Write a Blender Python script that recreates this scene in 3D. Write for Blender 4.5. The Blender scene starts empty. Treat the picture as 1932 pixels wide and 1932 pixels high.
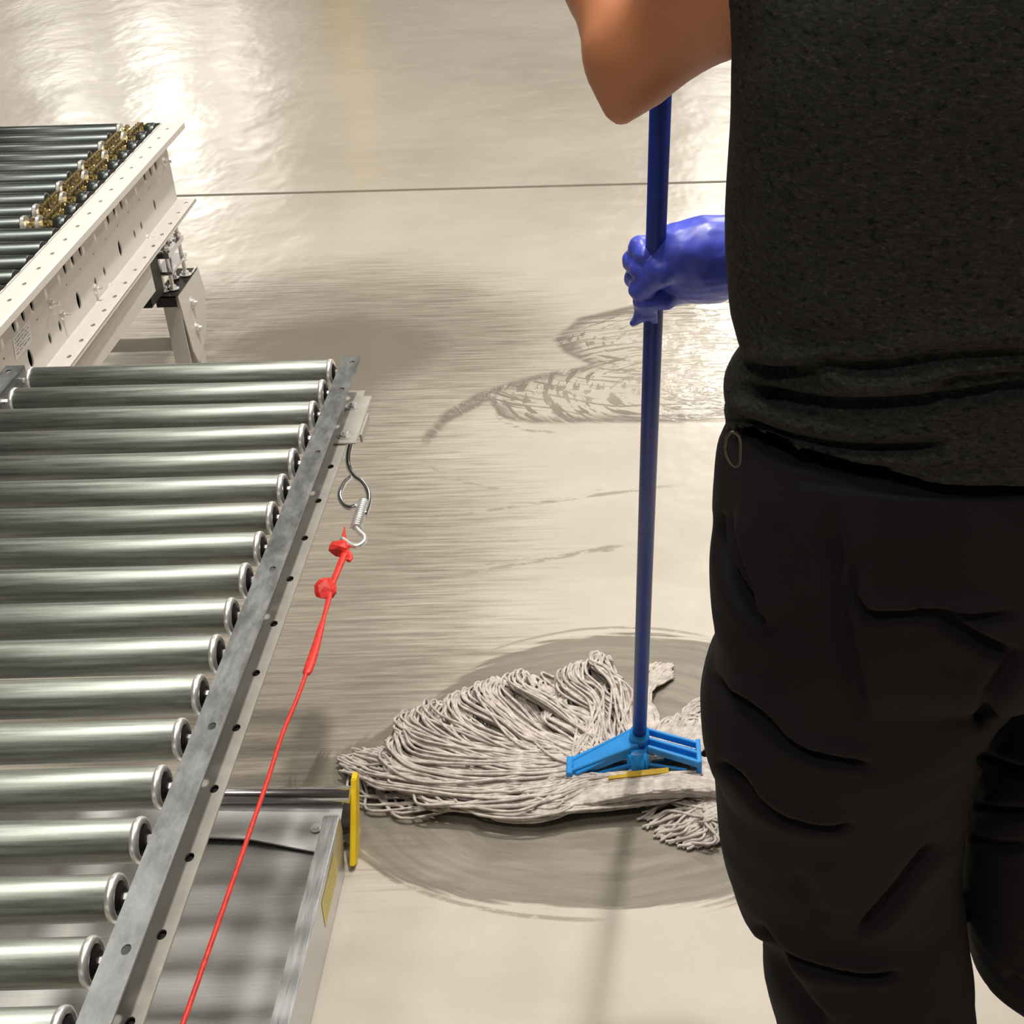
import bpy, bmesh, math, random
import numpy as np
from mathutils import Vector, Matrix
random.seed(7); RNG = np.random.default_rng(7)
S = bpy.context.scene; C = S.collection
PI = math.pi
# ------------------------------------------------------------------ camera
F, CX, CY, D, RO, HC = 2600., 1212., 966., 1600., math.atan(.026), 1.55
PH = math.atan(D / F)
_f = np.array([0, math.cos(PH), -math.sin(PH)]); _u = np.array([0, math.sin(PH), math.cos(PH)]); _r = np.array([1., 0, 0])
CR = math.cos(RO) * _r - math.sin(RO) * _u; CU = math.sin(RO) * _r + math.cos(RO) * _u; CF = _f
EYE = np.array([0, 0, HC])
cam = bpy.data.cameras.new('camera'); co = bpy.data.objects.new('camera', cam); C.objects.link(co); S.camera = co
cam.sensor_width = 36; cam.sensor_fit = 'HORIZONTAL'; cam.lens = 36 * F / 1932
cam.shift_x = -(CX - 966) / 1932; cam.clip_start = .05; cam.clip_end = 200
co.matrix_world = Matrix(((CR[0], CU[0], -CF[0], 0), (CR[1], CU[1], -CF[1], 0), (CR[2], CU[2], -CF[2], HC), (0, 0, 0, 1)))
# ------------------------------------------------------------------ world, lights, exposure
w = bpy.data.worlds.new('world'); S.world = w; w.use_nodes = True
w.node_tree.nodes['Background'].inputs[0].default_value = (1, .93, .84, 1)
w.node_tree.nodes['Background'].inputs[1].default_value = .2
S.view_settings.view_transform = 'Standard'; S.view_settings.look = 'None'
S.view_settings.gamma = 1; S.view_settings.use_curve_mapping = False
S.view_settings.exposure = 0.0
CEIL = 8.0
# high bays, plus an added fill panel and column lamp: x, y, size, watts
BAYS_AND_FILLS = [(.45, 2.65, .22, 66, 4.6), (-.4, 1.3, 2.2, 95, 7.38), (-3.6, 5.6, .7, 45, 7.38), (4.4, 3.4, .7, 80, 7.38),  # the wide second entry is an unseen soft fill panel, added to brighten
        (1.35, 20.4, .8, 120, 7.38), (-10.1, 30.5, 1.0, 190, 7.38), (-12.4, 31, 1.2, 120, 7.38), (-9.1, 32.6, .5, 70, 7.38),
        (-1.6, -2.5, .7, 50, 7.38), (2.7, 11.5, .7, 250, 7.38), (2.0, 30, .8, 75, 7.38)]  # the strongest lamp here is added to light the yellow column
for i, (x, y, s, p, zl_) in enumerate(BAYS_AND_FILLS):
    l = bpy.data.lights.new('bay_or_fill_lamp', 'AREA'); l.shape = 'DISK'; l.size = s; l.energy = p * 2.1
    l.color = (1, .945, .855); lo = bpy.data.objects.new('bay_or_fill_lamp', l); C.objects.link(lo); lo.location = (x, y, zl_)

def ray(x, y): return CR * (x - CX) / F - CU * (y - CY) / F + CF
def onz(x, y, z):
    d = ray(x, y); return EYE + (z - HC) / d[2] * d
def ony(x, y, Y):
    d = ray(x, y); return EYE + Y / d[1] * d
def onx(x, y, X):
    d = ray(x, y); return EYE + X / d[0] * d

# ------------------------------------------------------------------ helpers
def link(name, me, mat, parent=None, smooth=False):
    o = bpy.data.objects.new(name, me); C.objects.link(o)
    if mat is not None and not me.materials: me.materials.append(mat)
    if smooth:
        me.polygons.foreach_set('use_smooth', [True] * len(me.polygons))
    if parent is not None: o.parent = parent
    return o
def obj(name, bm, mat, parent=None, smooth=False):
    bmesh.ops.recalc_face_normals(bm, faces=bm.faces[:])
    me = bpy.data.meshes.new(name); bm.to_mesh(me); bm.free()
    return link(name, me, mat, parent, smooth)
def thing(name, label, cat, group=None, loc=(0, 0, 0)):
    o = bpy.data.objects.new(name, None); C.objects.link(o); o.location = loc
    o.empty_display_size = .05
    return tag(o, label, cat, group)
def tag(o, label=None, cat=None, group=None, kind=None):
    if label: o['label'] = label
    if cat: o['category'] = cat
    if group: o['group'] = group
    if kind: o['kind'] = kind
    return o
def box(bm, a, b, bev=0):
    a, b = np.minimum(a, b), np.maximum(a, b)
    v = [bm.verts.new((x, y, z)) for z in (a[2], b[2]) for y in (a[1], b[1]) for x in (a[0], b[0])]
    fs = [bm.faces.new([v[i] for i in q]) for q in ((0, 2, 3, 1), (4, 5, 7, 6), (0, 1, 5, 4), (2, 6, 7, 3), (0, 4, 6, 2), (1, 3, 7, 5))]
    if bev:
        bmesh.ops.bevel(bm, geom=list({e for f in fs for e in f.edges}), offset=bev, segments=2, affect='EDGES')
    return bm
def frame(d):
    d = Vector(d).normalized(); a = Vector((0, 0, 1)) if abs(d.z) < .9 else Vector((1, 0, 0))
    n = d.cross(a).normalized(); return n, d.cross(n).normalized()
def tube(bm, pts, rad, seg=10, cap=True, flat=1., up=None):
    pts = [Vector(p) for p in pts]; n = len(pts)
    if not hasattr(rad, '__len__'): rad = [rad] * n
    rings = []; prev = None
    for i, p in enumerate(pts):
        d = (pts[min(i + 1, n - 1)] - pts[max(i - 1, 0)])
        if d.length < 1e-9: d = Vector((0, 0, 1))
        d.normalize()
        if prev is None:
            a, b = frame(d)
            if up is not None:
                b = (Vector(up) - d * Vector(up).dot(d)).normalized(); a = d.cross(b)
        else:
            a = prev - d * prev.dot(d); a = a.normalized() if a.length > 1e-6 else frame(d)[0]; b = d.cross(a)
        prev = a
        rings.append([bm.verts.new(p + (a * math.cos(t) * rad[i] + b * math.sin(t) * rad[i] * flat)) for t in [2 * PI * k / seg for k in range(seg)]])
    for r0, r1 in zip(rings, rings[1:]):
        for k in range(seg): bm.faces.new((r0[k], r0[(k + 1) % seg], r1[(k + 1) % seg], r1[k]))
    if cap: bm.faces.new(rings[0][::-1]); bm.faces.new(rings[-1])
    return bm
def lathe_x(bm, prof, c, seg=28):
    """profile of (x, r) revolved about the X axis through c"""
    rings = [[bm.verts.new((c[0] + x, c[1] + math.cos(2 * PI * k / seg) * r, c[2] + math.sin(2 * PI * k / seg) * r)) for k in range(seg)] for x, r in prof]
    for r0, r1 in zip(rings, rings[1:]):
        for k in range(seg): bm.faces.new((r0[k], r0[(k + 1) % seg], r1[(k + 1) % seg], r1[k]))
    bm.faces.new(rings[0][::-1]); bm.faces.new(rings[-1]); return bm
def plate(bm, M, L0, L1, W0, W1, th, holes):
    """plate in local (u along length, v across, w thickness 0..-th), holes (u, v, ru, rv); M maps (u,v,w)->world"""
    holes = sorted([h for h in holes if L0 + h[2] < h[0] < L1 - h[2]], key=lambda h: h[0])
    def V(u, v, w_): return bm.verts.new(M(u, v, w_))
    cuts = [L0]
    for a, b in zip(holes, holes[1:]): cuts.append((a[0] + a[2] + b[0] - b[2]) / 2)
    cuts.append(L1)
    if not holes:
        box_(bm, M, L0, L1, W0, W1, th); return
    N = 16
    for i, h in enumerate(holes):
        u0, u1 = cuts[i], cuts[i + 1]; io, oo, ib, ob = [], [], [], []
        cn = [(u1, W1), (u0, W1), (u0, W0), (u1, W0)]
        for k in range(N):
            t = 2 * PI * k / N + PI / 4; c, s = math.cos(t), math.sin(t)
            a, b = cn[k // 4], cn[(k // 4 + 1) % 4]; f = (k % 4) / 4
            pu, pv = a[0] + (b[0] - a[0]) * f, a[1] + (b[1] - a[1]) * f
            io.append(V(h[0] + h[2] * c, h[1] + h[3] * s, 0)); ib.append(V(h[0] + h[2] * c, h[1] + h[3] * s, -th))
            oo.append(V(pu, pv, 0)); ob.append(V(pu, pv, -th))
        for k in range(N):
            j = (k + 1) % N
            bm.faces.new((io[k], io[j], oo[j], oo[k])); bm.faces.new((ib[k], ob[k], ob[j], ib[j])); bm.faces.new((io[k], ib[k], ib[j], io[j]))
    for v in (W0, W1):
        bm.faces.new((V(L0, v, 0), V(L1, v, 0), V(L1, v, -th), V(L0, v, -th)))
    for u in (L0, L1):
        bm.faces.new((V(u, W0, 0), V(u, W1, 0), V(u, W1, -th), V(u, W0, -th)))
def box_(bm, M, L0, L1, W0, W1, th):
    v = [bm.verts.new(M(u, vv, ww)) for ww in (0, -th) for vv in (W0, W1) for u in (L0, L1)]
    for q in ((0, 1, 3, 2), (4, 6, 7, 5), (0, 4, 5, 1), (2, 3, 7, 6), (0, 2, 6, 4), (1, 5, 7, 3)): bm.faces.new([v[i] for i in q])
def hexbolt(bm, c, axis, r=.007, h=.005, washer=True, stem=.006):
    a, b = frame(axis); ax = Vector(axis).normalized(); c = Vector(c)
    def prism(c0, r_, h_, n, off=0):
        lo = [bm.verts.new(c0 + (a * math.cos(2 * PI * k / n + off) + b * math.sin(2 * PI * k / n + off)) * r_) for k in range(n)]
        hi = [bm.verts.new(v.co + ax * h_) for v in lo]
        bm.faces.new(lo[::-1]); bm.faces.new(hi)
        for k in range(n): bm.faces.new((lo[k], lo[(k + 1) % n], hi[(k + 1) % n], hi[k]))
    if washer: prism(c, r * 1.45, .0012, 16)
    prism(c + ax * .0012, r, h, 6, .3)
    if stem: prism(c + ax * (h + .0012), r * .5, stem, 10)
def catmull(pts, n):
    P = np.array(pts, float); P = np.vstack([2 * P[0] - P[1], P, 2 * P[-1] - P[-2]]); out = []
    m = len(P) - 3
    for t in np.linspace(0, m - 1e-6, n):
        i = int(t); f = t - i; a, b, c, d = P[i:i + 4]
        out.append(.5 * (2 * b + (c - a) * f + (2 * a - 5 * b + 4 * c - d) * f * f + (3 * b - a - 3 * c + d) * f ** 3))
    return np.array(out)

# ------------------------------------------------------------------ materials
class NT:
    def __init__(s, name):
        s.m = bpy.data.materials.new(name); s.m.use_nodes = True; s.t = s.m.node_tree; s.n = s.t.nodes
        s.b = s.n['Principled BSDF']; s.tc = s.n.new('ShaderNodeTexCoord')
    def l(s, a, b): s.t.links.new(a, b)
    def sock(s, inp, v):
        if isinstance(v, bpy.types.NodeSocket): s.l(v, inp)
        else:
            if hasattr(inp, 'default_value') and isinstance(v, (tuple, list)) and len(v) == 3 and len(inp.default_value) == 4: v = tuple(v) + (1,)
            inp.default_value = v
    def mapping(s, scale=(1, 1, 1), loc=(0, 0, 0), rot=(0, 0, 0), src=None):
        m = s.n.new('ShaderNodeMapping'); s.l(src or s.tc.outputs['Object'], m.inputs[0])
        m.inputs['Scale'].default_value = scale; m.inputs['Location'].default_value = loc; m.inputs['Rotation'].default_value = rot
        return m.outputs[0]
    def noise(s, v, scale=5, detail=4, rough=.5, dist=0):
        n = s.n.new('ShaderNodeTexNoise'); s.l(v, n.inputs['Vector']); n.inputs['Scale'].default_value = scale
        n.inputs['Detail'].default_value = detail; n.inputs['Roughness'].default_value = rough; n.inputs['Distortion'].default_value = dist
        return n.outputs['Fac']
    def ramp(s, f, a, b, ca=(0, 0, 0), cb=(1, 1, 1)):
        n = s.n.new('ShaderNodeMapRange'); n.interpolation_type = 'SMOOTHSTEP'; s.sock(n.inputs[0], f)
        n.inputs[1].default_value = a; n.inputs[2].default_value = b; return n.outputs[0]
    def mr(s, f, a, b, c, d):
        n = s.n.new('ShaderNodeMapRange'); s.sock(n.inputs[0], f)
        for i, v in enumerate((a, b, c, d)): n.inputs[i + 1].default_value = v
        return n.outputs[0]
    def math(s, op, a, b=0, c=0, clamp=False):
        n = s.n.new('ShaderNodeMath'); n.operation = op; n.use_clamp = clamp
        s.sock(n.inputs[0], a); s.sock(n.inputs[1], b)
        if op == 'MULTIPLY_ADD': s.sock(n.inputs[2], c)
        return n.outputs[0]
    def mix(s, f, a, b, mode='MIX'):
        n = s.n.new('ShaderNodeMix'); n.data_type = 'RGBA'; n.blend_type = mode
        s.sock(n.inputs[0], f); s.sock(n.inputs[6], a); s.sock(n.inputs[7], b); return n.outputs[2]
    def bump(s, h, strength=.3, dist=.001, normal=None):
        n = s.n.new('ShaderNodeBump'); n.inputs['Strength'].default_value = strength; n.inputs['Distance'].default_value = dist
        s.l(h, n.inputs['Height'])
        if normal: s.l(normal, n.inputs['Normal'])
        s.l(n.outputs[0], s.b.inputs['Normal']); return n.outputs[0]
    def set(s, **k):
        for a, v in k.items(): s.sock(s.b.inputs[a.replace('_', ' ')], v)
        return s
def simple(name, col, rough=.5, metal=0, var=.12, scale=30, stretch=(1, 1, 1), bump=0, rvar=0):
    t = NT(name); v = t.mapping(stretch); f = t.noise(v, scale, 5, .6)
    c0 = tuple(c * (1 - var) for c in col); c1 = tuple(min(1, c * (1 + var)) for c in col)
    t.set(Base_Color=t.mix(t.ramp(f, .3, .7), c0, c1), Metallic=metal)
    t.set(Roughness=t.mr(f, .3, .7, rough - rvar, rough + rvar) if rvar else rough)
    if bump: t.bump(f, bump, .001)
    return t.m
M = {}
def galv(name, col, rough, stretch):
    t = NT(name); v = t.mapping(stretch); f = t.noise(v, 22, 6, .72); g = t.noise(t.mapping((1, 1, 1)), 9, 4, .6)
    f2 = t.noise(t.mapping((1, 1, 1)), 220, 2, .6)
    c = t.mix(t.ramp(f, .3, .7), tuple(x * .68 for x in col), tuple(min(1, x * 1.3) for x in col))
    c = t.mix(t.math('MULTIPLY', t.ramp(g, .5, .72), .3), c, tuple(min(1, x * 1.5) for x in col))
    t.set(Base_Color=c, Metallic=.88, Roughness=t.mr(f, .2, .8, rough - .08, rough + .1)); t.bump(f2, .05, .0006)
    return t.m
M['roller'] = galv('galvanized_roller', (.29, .31, .285), .44, (.35, 9, 9))
M['roller_dark'] = galv('dark_roller', (.11, .125, .122), .33, (.35, 9, 9))
M['rail'] = galv('galvanized_rail', (.27, .285, .295), .42, (2.2, .8, 2.2))
M['rail_pale'] = simple('pale_galvanized_rail', (.46, .44, .40), .5, .35, .08, 30)
M['zinc'] = simple('bright_zinc', (.93, .92, .90), .34, .8, .05, 60)
M['chrome'] = simple('chrome', (.80, .80, .84), .2, 1, .05, 60)
M['white'] = simple('white_powder_coat', (.74, .70, .66), .42, 0, .03, 200, bump=.05)
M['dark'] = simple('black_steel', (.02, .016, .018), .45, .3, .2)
M['brass'] = simple('brass_chain', (.50, .41, .22), .35, 1, .4, 150)
M['alu'] = simple('aluminium', (.66, .67, .70), .32, .9, .06, 60, (6, .4, 6), rvar=.05)
M['yellow'] = simple('yellow_plastic', (.88, .62, .01), .4, 0, .04)
M['strip'] = simple('ochre_strip', (.42, .27, .01), .6, 0, .1)
M['red'] = simple('red_cord', (.72, .035, .025), .45, 0, .2, 120, bump=.3)
M['blue_handle'] = simple('dark_blue_fibreglass', (.008, .03, .25), .42, 0, .15, 40)
M['blue_clamp'] = simple('bright_blue_plastic', (.01, .23, .62), .38, 0, .1, 40)
M['glove'] = simple('blue_nitrile', (.065, .09, .60), .36, 0, .12, 60, bump=.3)
M['rubber'] = simple('black_rubber', (.02, .02, .02), .7, 0, .2)
M['bay'] = simple('grey_housing', (.25, .25, .25), .5, .4, .1)
M['hall'] = simple('hall_wall_paint', (.32, .30, .27), .8, 0, .05, 1)
M['roof'] = simple('roof_deck', (.22, .21, .19), .8, 0, .1, 1)
# sheet metal deck: brushed
t = NT('brushed_sheet'); f = t.noise(t.mapping((6, 160, 20)), 3, 6, .7); g = t.noise(t.mapping((3, 3, 3)), 2.2, 4, .6)
t.set(Base_Color=t.mix(t.ramp(f, .2, .8), (.46, .46, .455), (.60, .60, .59)), Metallic=.9, Roughness=t.mr(g, .3, .7, .27, .45))
t.bump(f, .07, .0008); M['sheet'] = t.m
# skin
t = NT('skin'); f = t.noise(t.mapping(), 9, 4, .5); g = t.noise(t.mapping(), 420, 3, .6)
t.set(Base_Color=t.mix(t.ramp(f, .35, .65), (.53, .205, .095), (.61, .24, .115)), Roughness=.5)
t.b.inputs['Subsurface Weight'].default_value = .12; t.b.inputs['Subsurface Radius'].default_value = (.012, .004, .002)
t.bump(g, .12, .0006); M['skin'] = t.m
# heather tee
t = NT('heather_jersey'); f = t.noise(t.mapping((40, 40, 130)), 4, 5, .7); g = t.noise(t.mapping((1, 1, 2.2)), 170, 4, .75)
c = t.mix(t.ramp(f, .35, .7), (.021, .0205, .020), (.040, .039, .038)); c = t.mix(t.ramp(g, .54, .72), c, (.075, .073, .070)); c = t.mix(t.ramp(t.noise(t.mapping((1, 1, 2.)), 130, 3, .7), .52, .7), c, (.008, .008, .008))
t.set(Base_Color=c, Roughness=.92); t.b.inputs['Specular IOR Level'].default_value = .2; t.bump(g, .35, .0008); M['tee'] = t.m
# trousers
t = NT('black_twill'); f = t.noise(t.mapping(), 7, 4, .6); g = t.noise(t.mapping(), 600, 2, .6)
t.set(Base_Color=t.mix(t.ramp(f, .3, .7), (.0098, .0082, .0102), (.0135, .0112, .0138)), Roughness=.85)
t.b.inputs['Specular IOR Level'].default_value = .25; t.bump(g, .2, .0005); M['twill'] = t.m
# mop yarn
t = NT('cotton_yarn'); f = t.noise(t.mapping(), 60, 4, .6); g = t.noise(t.mapping(), 900, 2, .6)
t.set(Base_Color=t.mix(t.ramp(f, .3, .7), (.40, .355, .325), (.66, .60, .555)), Roughness=.9); t.bump(g, .5, .001); M['yarn'] = t.m
# labels
def label_mat(name, base, ink, sx, sy, axis):
    t = NT(name); sp = t.n.new('ShaderNodeSeparateXYZ'); t.l(t.tc.outputs['UV'], sp.inputs[0])
    u, v = sp.outputs[0], sp.outputs[1]
    rows = t.math('GREATER_THAN', t.math('SINE', t.math('MULTIPLY', v, sy)), .1)
    nn = t.noise(t.mapping((sx, sy / 6.28, 1), src=t.tc.outputs['UV']), 1, 2, .6)
    words = t.math('GREATER_THAN', nn, .46)
    bx = t.math('MULTIPLY', t.math('GREATER_THAN', u, .1), t.math('LESS_THAN', u, .9))
    by = t.math('MULTIPLY', t.math('GREATER_THAN', v, .08), t.math('LESS_THAN', v, .92))
    f = t.math('MULTIPLY', t.math('MULTIPLY', rows, words), t.math('MULTIPLY', bx, by))
    t.set(Base_Color=t.mix(t.math('MULTIPLY', f, .8), base, ink), Roughness=.45); return t.m
M['label_white'] = label_mat('printed_white_label', (.86, .83, .82), (.16, .14, .18), 16, 38, 0)
M['label_yellow'] = label_mat('printed_yellow_label', (.72, .60, .16), (.40, .33, .08), 60, 30, 0)

# ------------------------------------------------------------------ floor
JY = 4.71
def smooth_poly_sd(px, pts):
    """signed distance (m, positive inside) to a closed polygon given as floor points"""
    X, Y = px; P = np.array(pts); n = len(P); d = np.full(X.shape, 1e9); ins = np.zeros(X.shape, bool)
    for i in range(n):
        a, b = P[i], P[(i + 1) % n]; e = b - a
        wx, wy = X - a[0], Y - a[1]; t_ = np.clip((wx * e[0] + wy * e[1]) / (e @ e), 0, 1)
        d = np.minimum(d, np.hypot(wx - t_ * e[0], wy - t_ * e[1]))
        c = ((a[1] > Y) != (b[1] > Y)) & (X < (b[0] - a[0]) * (Y - a[1]) / (b[1] - a[1] + 1e-12) + a[0]); ins ^= c
    return np.where(ins, d, -d)
def fl(pts): return [onz(x, y, 0)[:2] for x, y in pts]
def closed(pts, n=90):
    P = list(pts); return catmull([P[-1]] + P + [P[0], P[1]], n + 2 * n // len(P))
gx = np.arange(-2.3, 1.7001, .0125); gy = np.arange(.3, JY - .012, .0125); gy[-1] = JY - .012
GX, GY = np.meshgrid(gx, gy)
oval = fl([(1420, 1225), (1345, 1210), (1250, 1198), (1150, 1195), (1050, 1206), (950, 1233), (870, 1272), (800, 1330), (720, 1370), (600, 1430), (520, 1500), (560, 1560), (670, 1620), (760, 1662), (900, 1700), (1050, 1718), (1200, 1722), (1420, 1700), (1600, 1600), (1600, 1300)])
pool = fl([(1500, 556), (1370, 560), (1200, 572), (1090, 598), (1038, 640), (1060, 668), (1105, 688), (1010, 705), (900, 738), (830, 780), (790, 830), (800, 850), (850, 800), (920, 760), (935, 790), (1000, 802), (1100, 800), (1250, 800), (1370, 795), (1500, 790)])
damp = fl([(330, 560), (500, 540), (700, 525), (850, 545), (960, 590), (1000, 640), (960, 690), (830, 760), (790, 850), (860, 960), (880, 1060), (820, 1160), (900, 1270), (750, 1500), (400, 1500), (200, 1400), (100, 900)])
dampin = fl([(380, 640), (520, 590), (700, 575), (840, 600), (900, 640), (840, 700), (740, 760), (700, 850), (640, 860), (400, 800)])
A_oval = smooth_poly_sd((GX, GY), oval); A_pool = smooth_poly_sd((GX, GY), pool)
A_damp = smooth_poly_sd((GX, GY), damp); A_in = smooth_poly_sd((GX, GY), dampin)
ny, nx = GX.shape
vv = np.stack([GX.ravel(), GY.ravel(), np.zeros(GX.size)], 1)
ii = (np.arange(ny - 1)[:, None] * nx + np.arange(nx - 1)[None]).ravel()
ff = np.stack([ii, ii + 1, ii + nx + 1, ii + nx], 1)
def mesh_np(name, v, f):
    me = bpy.data.meshes.new(name); me.vertices.add(len(v)); me.vertices.foreach_set('co', v.astype(np.float32).ravel())
    k = f.shape[1]; me.loops.add(f.size); me.loops.foreach_set('vertex_index', f.astype(np.int32).ravel())
    me.polygons.add(len(f)); me.polygons.foreach_set('loop_start', np.arange(len(f), dtype=np.int32) * k)
    me.update(calc_edges=True); me.validate(); return me
CP = onz(1330, 730, 0); CO = onz(1130, 1440, 0); CP1 = onz(1260, 640, 0)
def floor_mat(attrs):
    t = NT('polished_concrete'); pos = t.tc.outputs['Object']
    big = t.noise(t.mapping((1, 1, 1)), .9, 4, .55); mid = t.noise(t.mapping((1, 2.2, 1)), 5, 5, .6)
    fine = t.noise(t.mapping(), 160, 3, .7); drag = t.noise(t.mapping((1, 16, 1), rot=(0, 0, .12)), 3.2, 6, .65)
    col = t.mix(t.ramp(big, .3, .7), (.50, .458, .395), (.60, .55, .485))
    col = t.mix(t.math('MULTIPLY', t.ramp(mid, .45, .75), .35), col, (.62, .57, .50))
    col = t.mix(t.math('MULTIPLY', t.ramp(fine, .5, .8), .22), col, (.36, .33, .29))
    spots = t.noise(t.mapping((1, 1.6, 1)), 7.5, 2, .4)
    col = t.mix(t.math('MULTIPLY', t.ramp(spots, .79, .82), .6), col, (.16, .12, .12))
    rough = t.mr(mid, .3, .7, .19, .27); rough = t.math('ADD', rough, t.mr(fine, .3, .7, -.03, .03))
    if attrs:
        def at(n):
            a = t.n.new('ShaderNodeAttribute'); a.attribute_name = n; return a.outputs['Fac']
        def rings(c, sx, sy, fr, fa, seed, det=4):
            m = t.mapping((sx, sy, 1), loc=(-c[0] * sx, -c[1] * sy, 0)); sp = t.n.new('ShaderNodeSeparateXYZ'); t.l(m, sp.inputs[0])
            r = t.math('SQRT', t.math('ADD', t.math('MULTIPLY', sp.outputs[0], sp.outputs[0]), t.math('MULTIPLY', sp.outputs[1], sp.outputs[1])))
            an = t.math('ARCTAN2', sp.outputs[1], sp.outputs[0])
            wv = t.noise(t.mapping(), 3.0, 2, .5)
            cb = t.n.new('ShaderNodeCombineXYZ'); t.l(t.math('ADD', t.math('MULTIPLY', r, fr), t.math('MULTIPLY', wv, fr * .06)), cb.inputs[0]); t.l(t.math('MULTIPLY', an, fa), cb.inputs[1]); cb.inputs[2].default_value = seed
            return t.noise(cb.outputs[0], 1, det, .6)
        wob = t.math('MULTIPLY', t.math('SUBTRACT', t.noise(t.mapping(), 14, 4, .6), .5), .05)
        ov, po, da, di = at('oval'), at('pool'), at('damp'), at('inner')
        r_o = rings(CO, .75, 1, 55, 1.6, 3.); r_p = rings(CP, .62, 1, 75, 2.4, 8., 4); r_p1 = rings(CP1, .7, 1, 70, 2.4, 5., 4)
        strk = t.noise(t.mapping((1.3, 26, 1), rot=(0, 0, -.10)), 4, 6, .7)
        # oval: even film of water that darkens the slab
        sw = t.math('MULTIPLY', t.math('SUBTRACT', r_o, .5), .10)
        m_o = t.ramp(t.math('ADD', t.math('ADD', ov, t.math('MULTIPLY', wob, .35)), sw), -.005, .012)
        m_o = t.math('MULTIPLY', m_o, t.mr(r_o, .3, .62, .72, 1.))
        # pool of ridged water
        m_pb = t.ramp(t.math('ADD', po, t.math('MULTIPLY', wob, .5)), -.004, .02)
        br = t.math('MAXIMUM', t.ramp(r_p, .52, .57), t.ramp(r_p1, .55, .60))
        edge = t.math('SUBTRACT', 1, t.ramp(po, .0, .26))
        dk = t.math('MULTIPLY', m_pb, t.math('MAXIMUM', t.math('MULTIPLY', br, t.mr(edge, 0, 1, .35, 1)), t.math('MULTIPLY', t.math('SUBTRACT', 1, t.ramp(po, .01, .07)), t.ramp(r_p, .35, .5))))
        # faint damp strip with streaks
        m_d = t.math('MULTIPLY', t.ramp(t.math('ADD', da, t.math('MULTIPLY', t.math('SUBTRACT', strk, .5), .55)), -.26, .16), t.mr(strk, .32, .68, .45, 1.))
        m_i = t.ramp(t.math('ADD', di, t.math('MULTIPLY', t.math('SUBTRACT', strk, .5), .35)), -.18, .14)
        wet = t.math('MAXIMUM', m_o, dk)
        damp_ = t.math('MULTIPLY', t.math('MAXIMUM', m_d, t.math('MULTIPLY', m_i, 1.)), .85)
        def arc(pts, wd, thr):
            (x1, y1), (x2, y2), (x3, y3) = [tuple(onz(a, b, 0)[:2]) for a, b in pts]
            d_ = 2 * (x1 * (y2 - y3) + x2 * (y3 - y1) + x3 * (y1 - y2))
            ux = ((x1 * x1 + y1 * y1) * (y2 - y3) + (x2 * x2 + y2 * y2) * (y3 - y1) + (x3 * x3 + y3 * y3) * (y1 - y2)) / d_
            uy = ((x1 * x1 + y1 * y1) * (x3 - x2) + (x2 * x2 + y2 * y2) * (x1 - x3) + (x3 * x3 + y3 * y3) * (x2 - x1)) / d_
            R_ = math.hypot(x1 - ux, y1 - uy); sp = t.n.new('ShaderNodeSeparateXYZ'); t.l(t.mapping(loc=(-ux, -uy, 0)), sp.inputs[0])
            r = t.math('SQRT', t.math('ADD', t.math('MULTIPLY', sp.outputs[0], sp.outputs[0]), t.math('MULTIPLY', sp.outputs[1], sp.outputs[1])))
            r = t.math('ADD', r, t.math('MULTIPLY', wob, .10))
            dd = t.math('ABSOLUTE', t.math('SUBTRACT', r, R_)); m = t.math('SUBTRACT', 1, t.ramp(dd, wd * .3, wd))
            sx_ = t.n.new('ShaderNodeSeparateXYZ'); t.l(pos, sx_.inputs[0]); cx = (x1 + x3) / 2; hw = abs(x3 - x1) / 2; cy = (y1 + y2 + y3) / 3
            m = t.math('MULTIPLY', m, t.math('SUBTRACT', 1, t.ramp(t.math('ABSOLUTE', t.math('SUBTRACT', sx_.outputs[0], cx)), hw * .75, hw * 1.05)))
            m = t.math('MULTIPLY', m, t.math('LESS_THAN', t.math('ABSOLUTE', t.math('SUBTRACT', sx_.outputs[1], cy)), .45))
            return t.math('MULTIPLY', m, t.ramp(t.noise(t.mapping((1, 3, 1)), 18, 4, .7), thr, thr + .1))
        arcs = None
        for a_ in (([(650, 1008), (930, 962), (1290, 914)], .010, .44), ([(690, 1112), (960, 1068), (1200, 1022)], .012, .42), ([(840, 1080), (1000, 1052), (1260, 1040)], .008, .5),
                   ([(600, 1090), (680, 1104), (780, 1105)], .009, .4), ([(560, 1292), (700, 1278), (850, 1276)], .007, .42), ([(790, 860), (850, 900), (960, 925)], .010, .46), ([(930, 770), (960, 800), (1050, 815)], .009, .45),
                   ([(1345, 1204), (1080, 1190), (850, 1262)], .006, .38), ([(700, 1640), (900, 1712), (1150, 1735)], .006, .4), ([(1012, 690), (1035, 668), (1010, 640)], .008, .4)):
            q_ = arc(*a_); arcs = q_ if arcs is None else t.math('MAXIMUM', arcs, q_)
        damp_ = t.math('MAXIMUM', damp_, t.math('MULTIPLY', arcs, .5))
        col = t.mix(t.math('MULTIPLY', damp_, 1.05), col, (.165, .142, .112))
        col = t.mix(t.math('MULTIPLY', wet, .86), col, (.18, .162, .13))
        rough = t.math('SUBTRACT', rough, t.math('MULTIPLY', damp_, .05))
        rough = t.math('SUBTRACT', rough, t.math('MULTIPLY', m_o, .03))
        rough = t.mix(m_pb, rough, t.mr(fine, .3, .7, .10, .18))
        ripp = t.noise(t.mapping((1, 1.8, 1)), 70, 3, .6)
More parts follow.
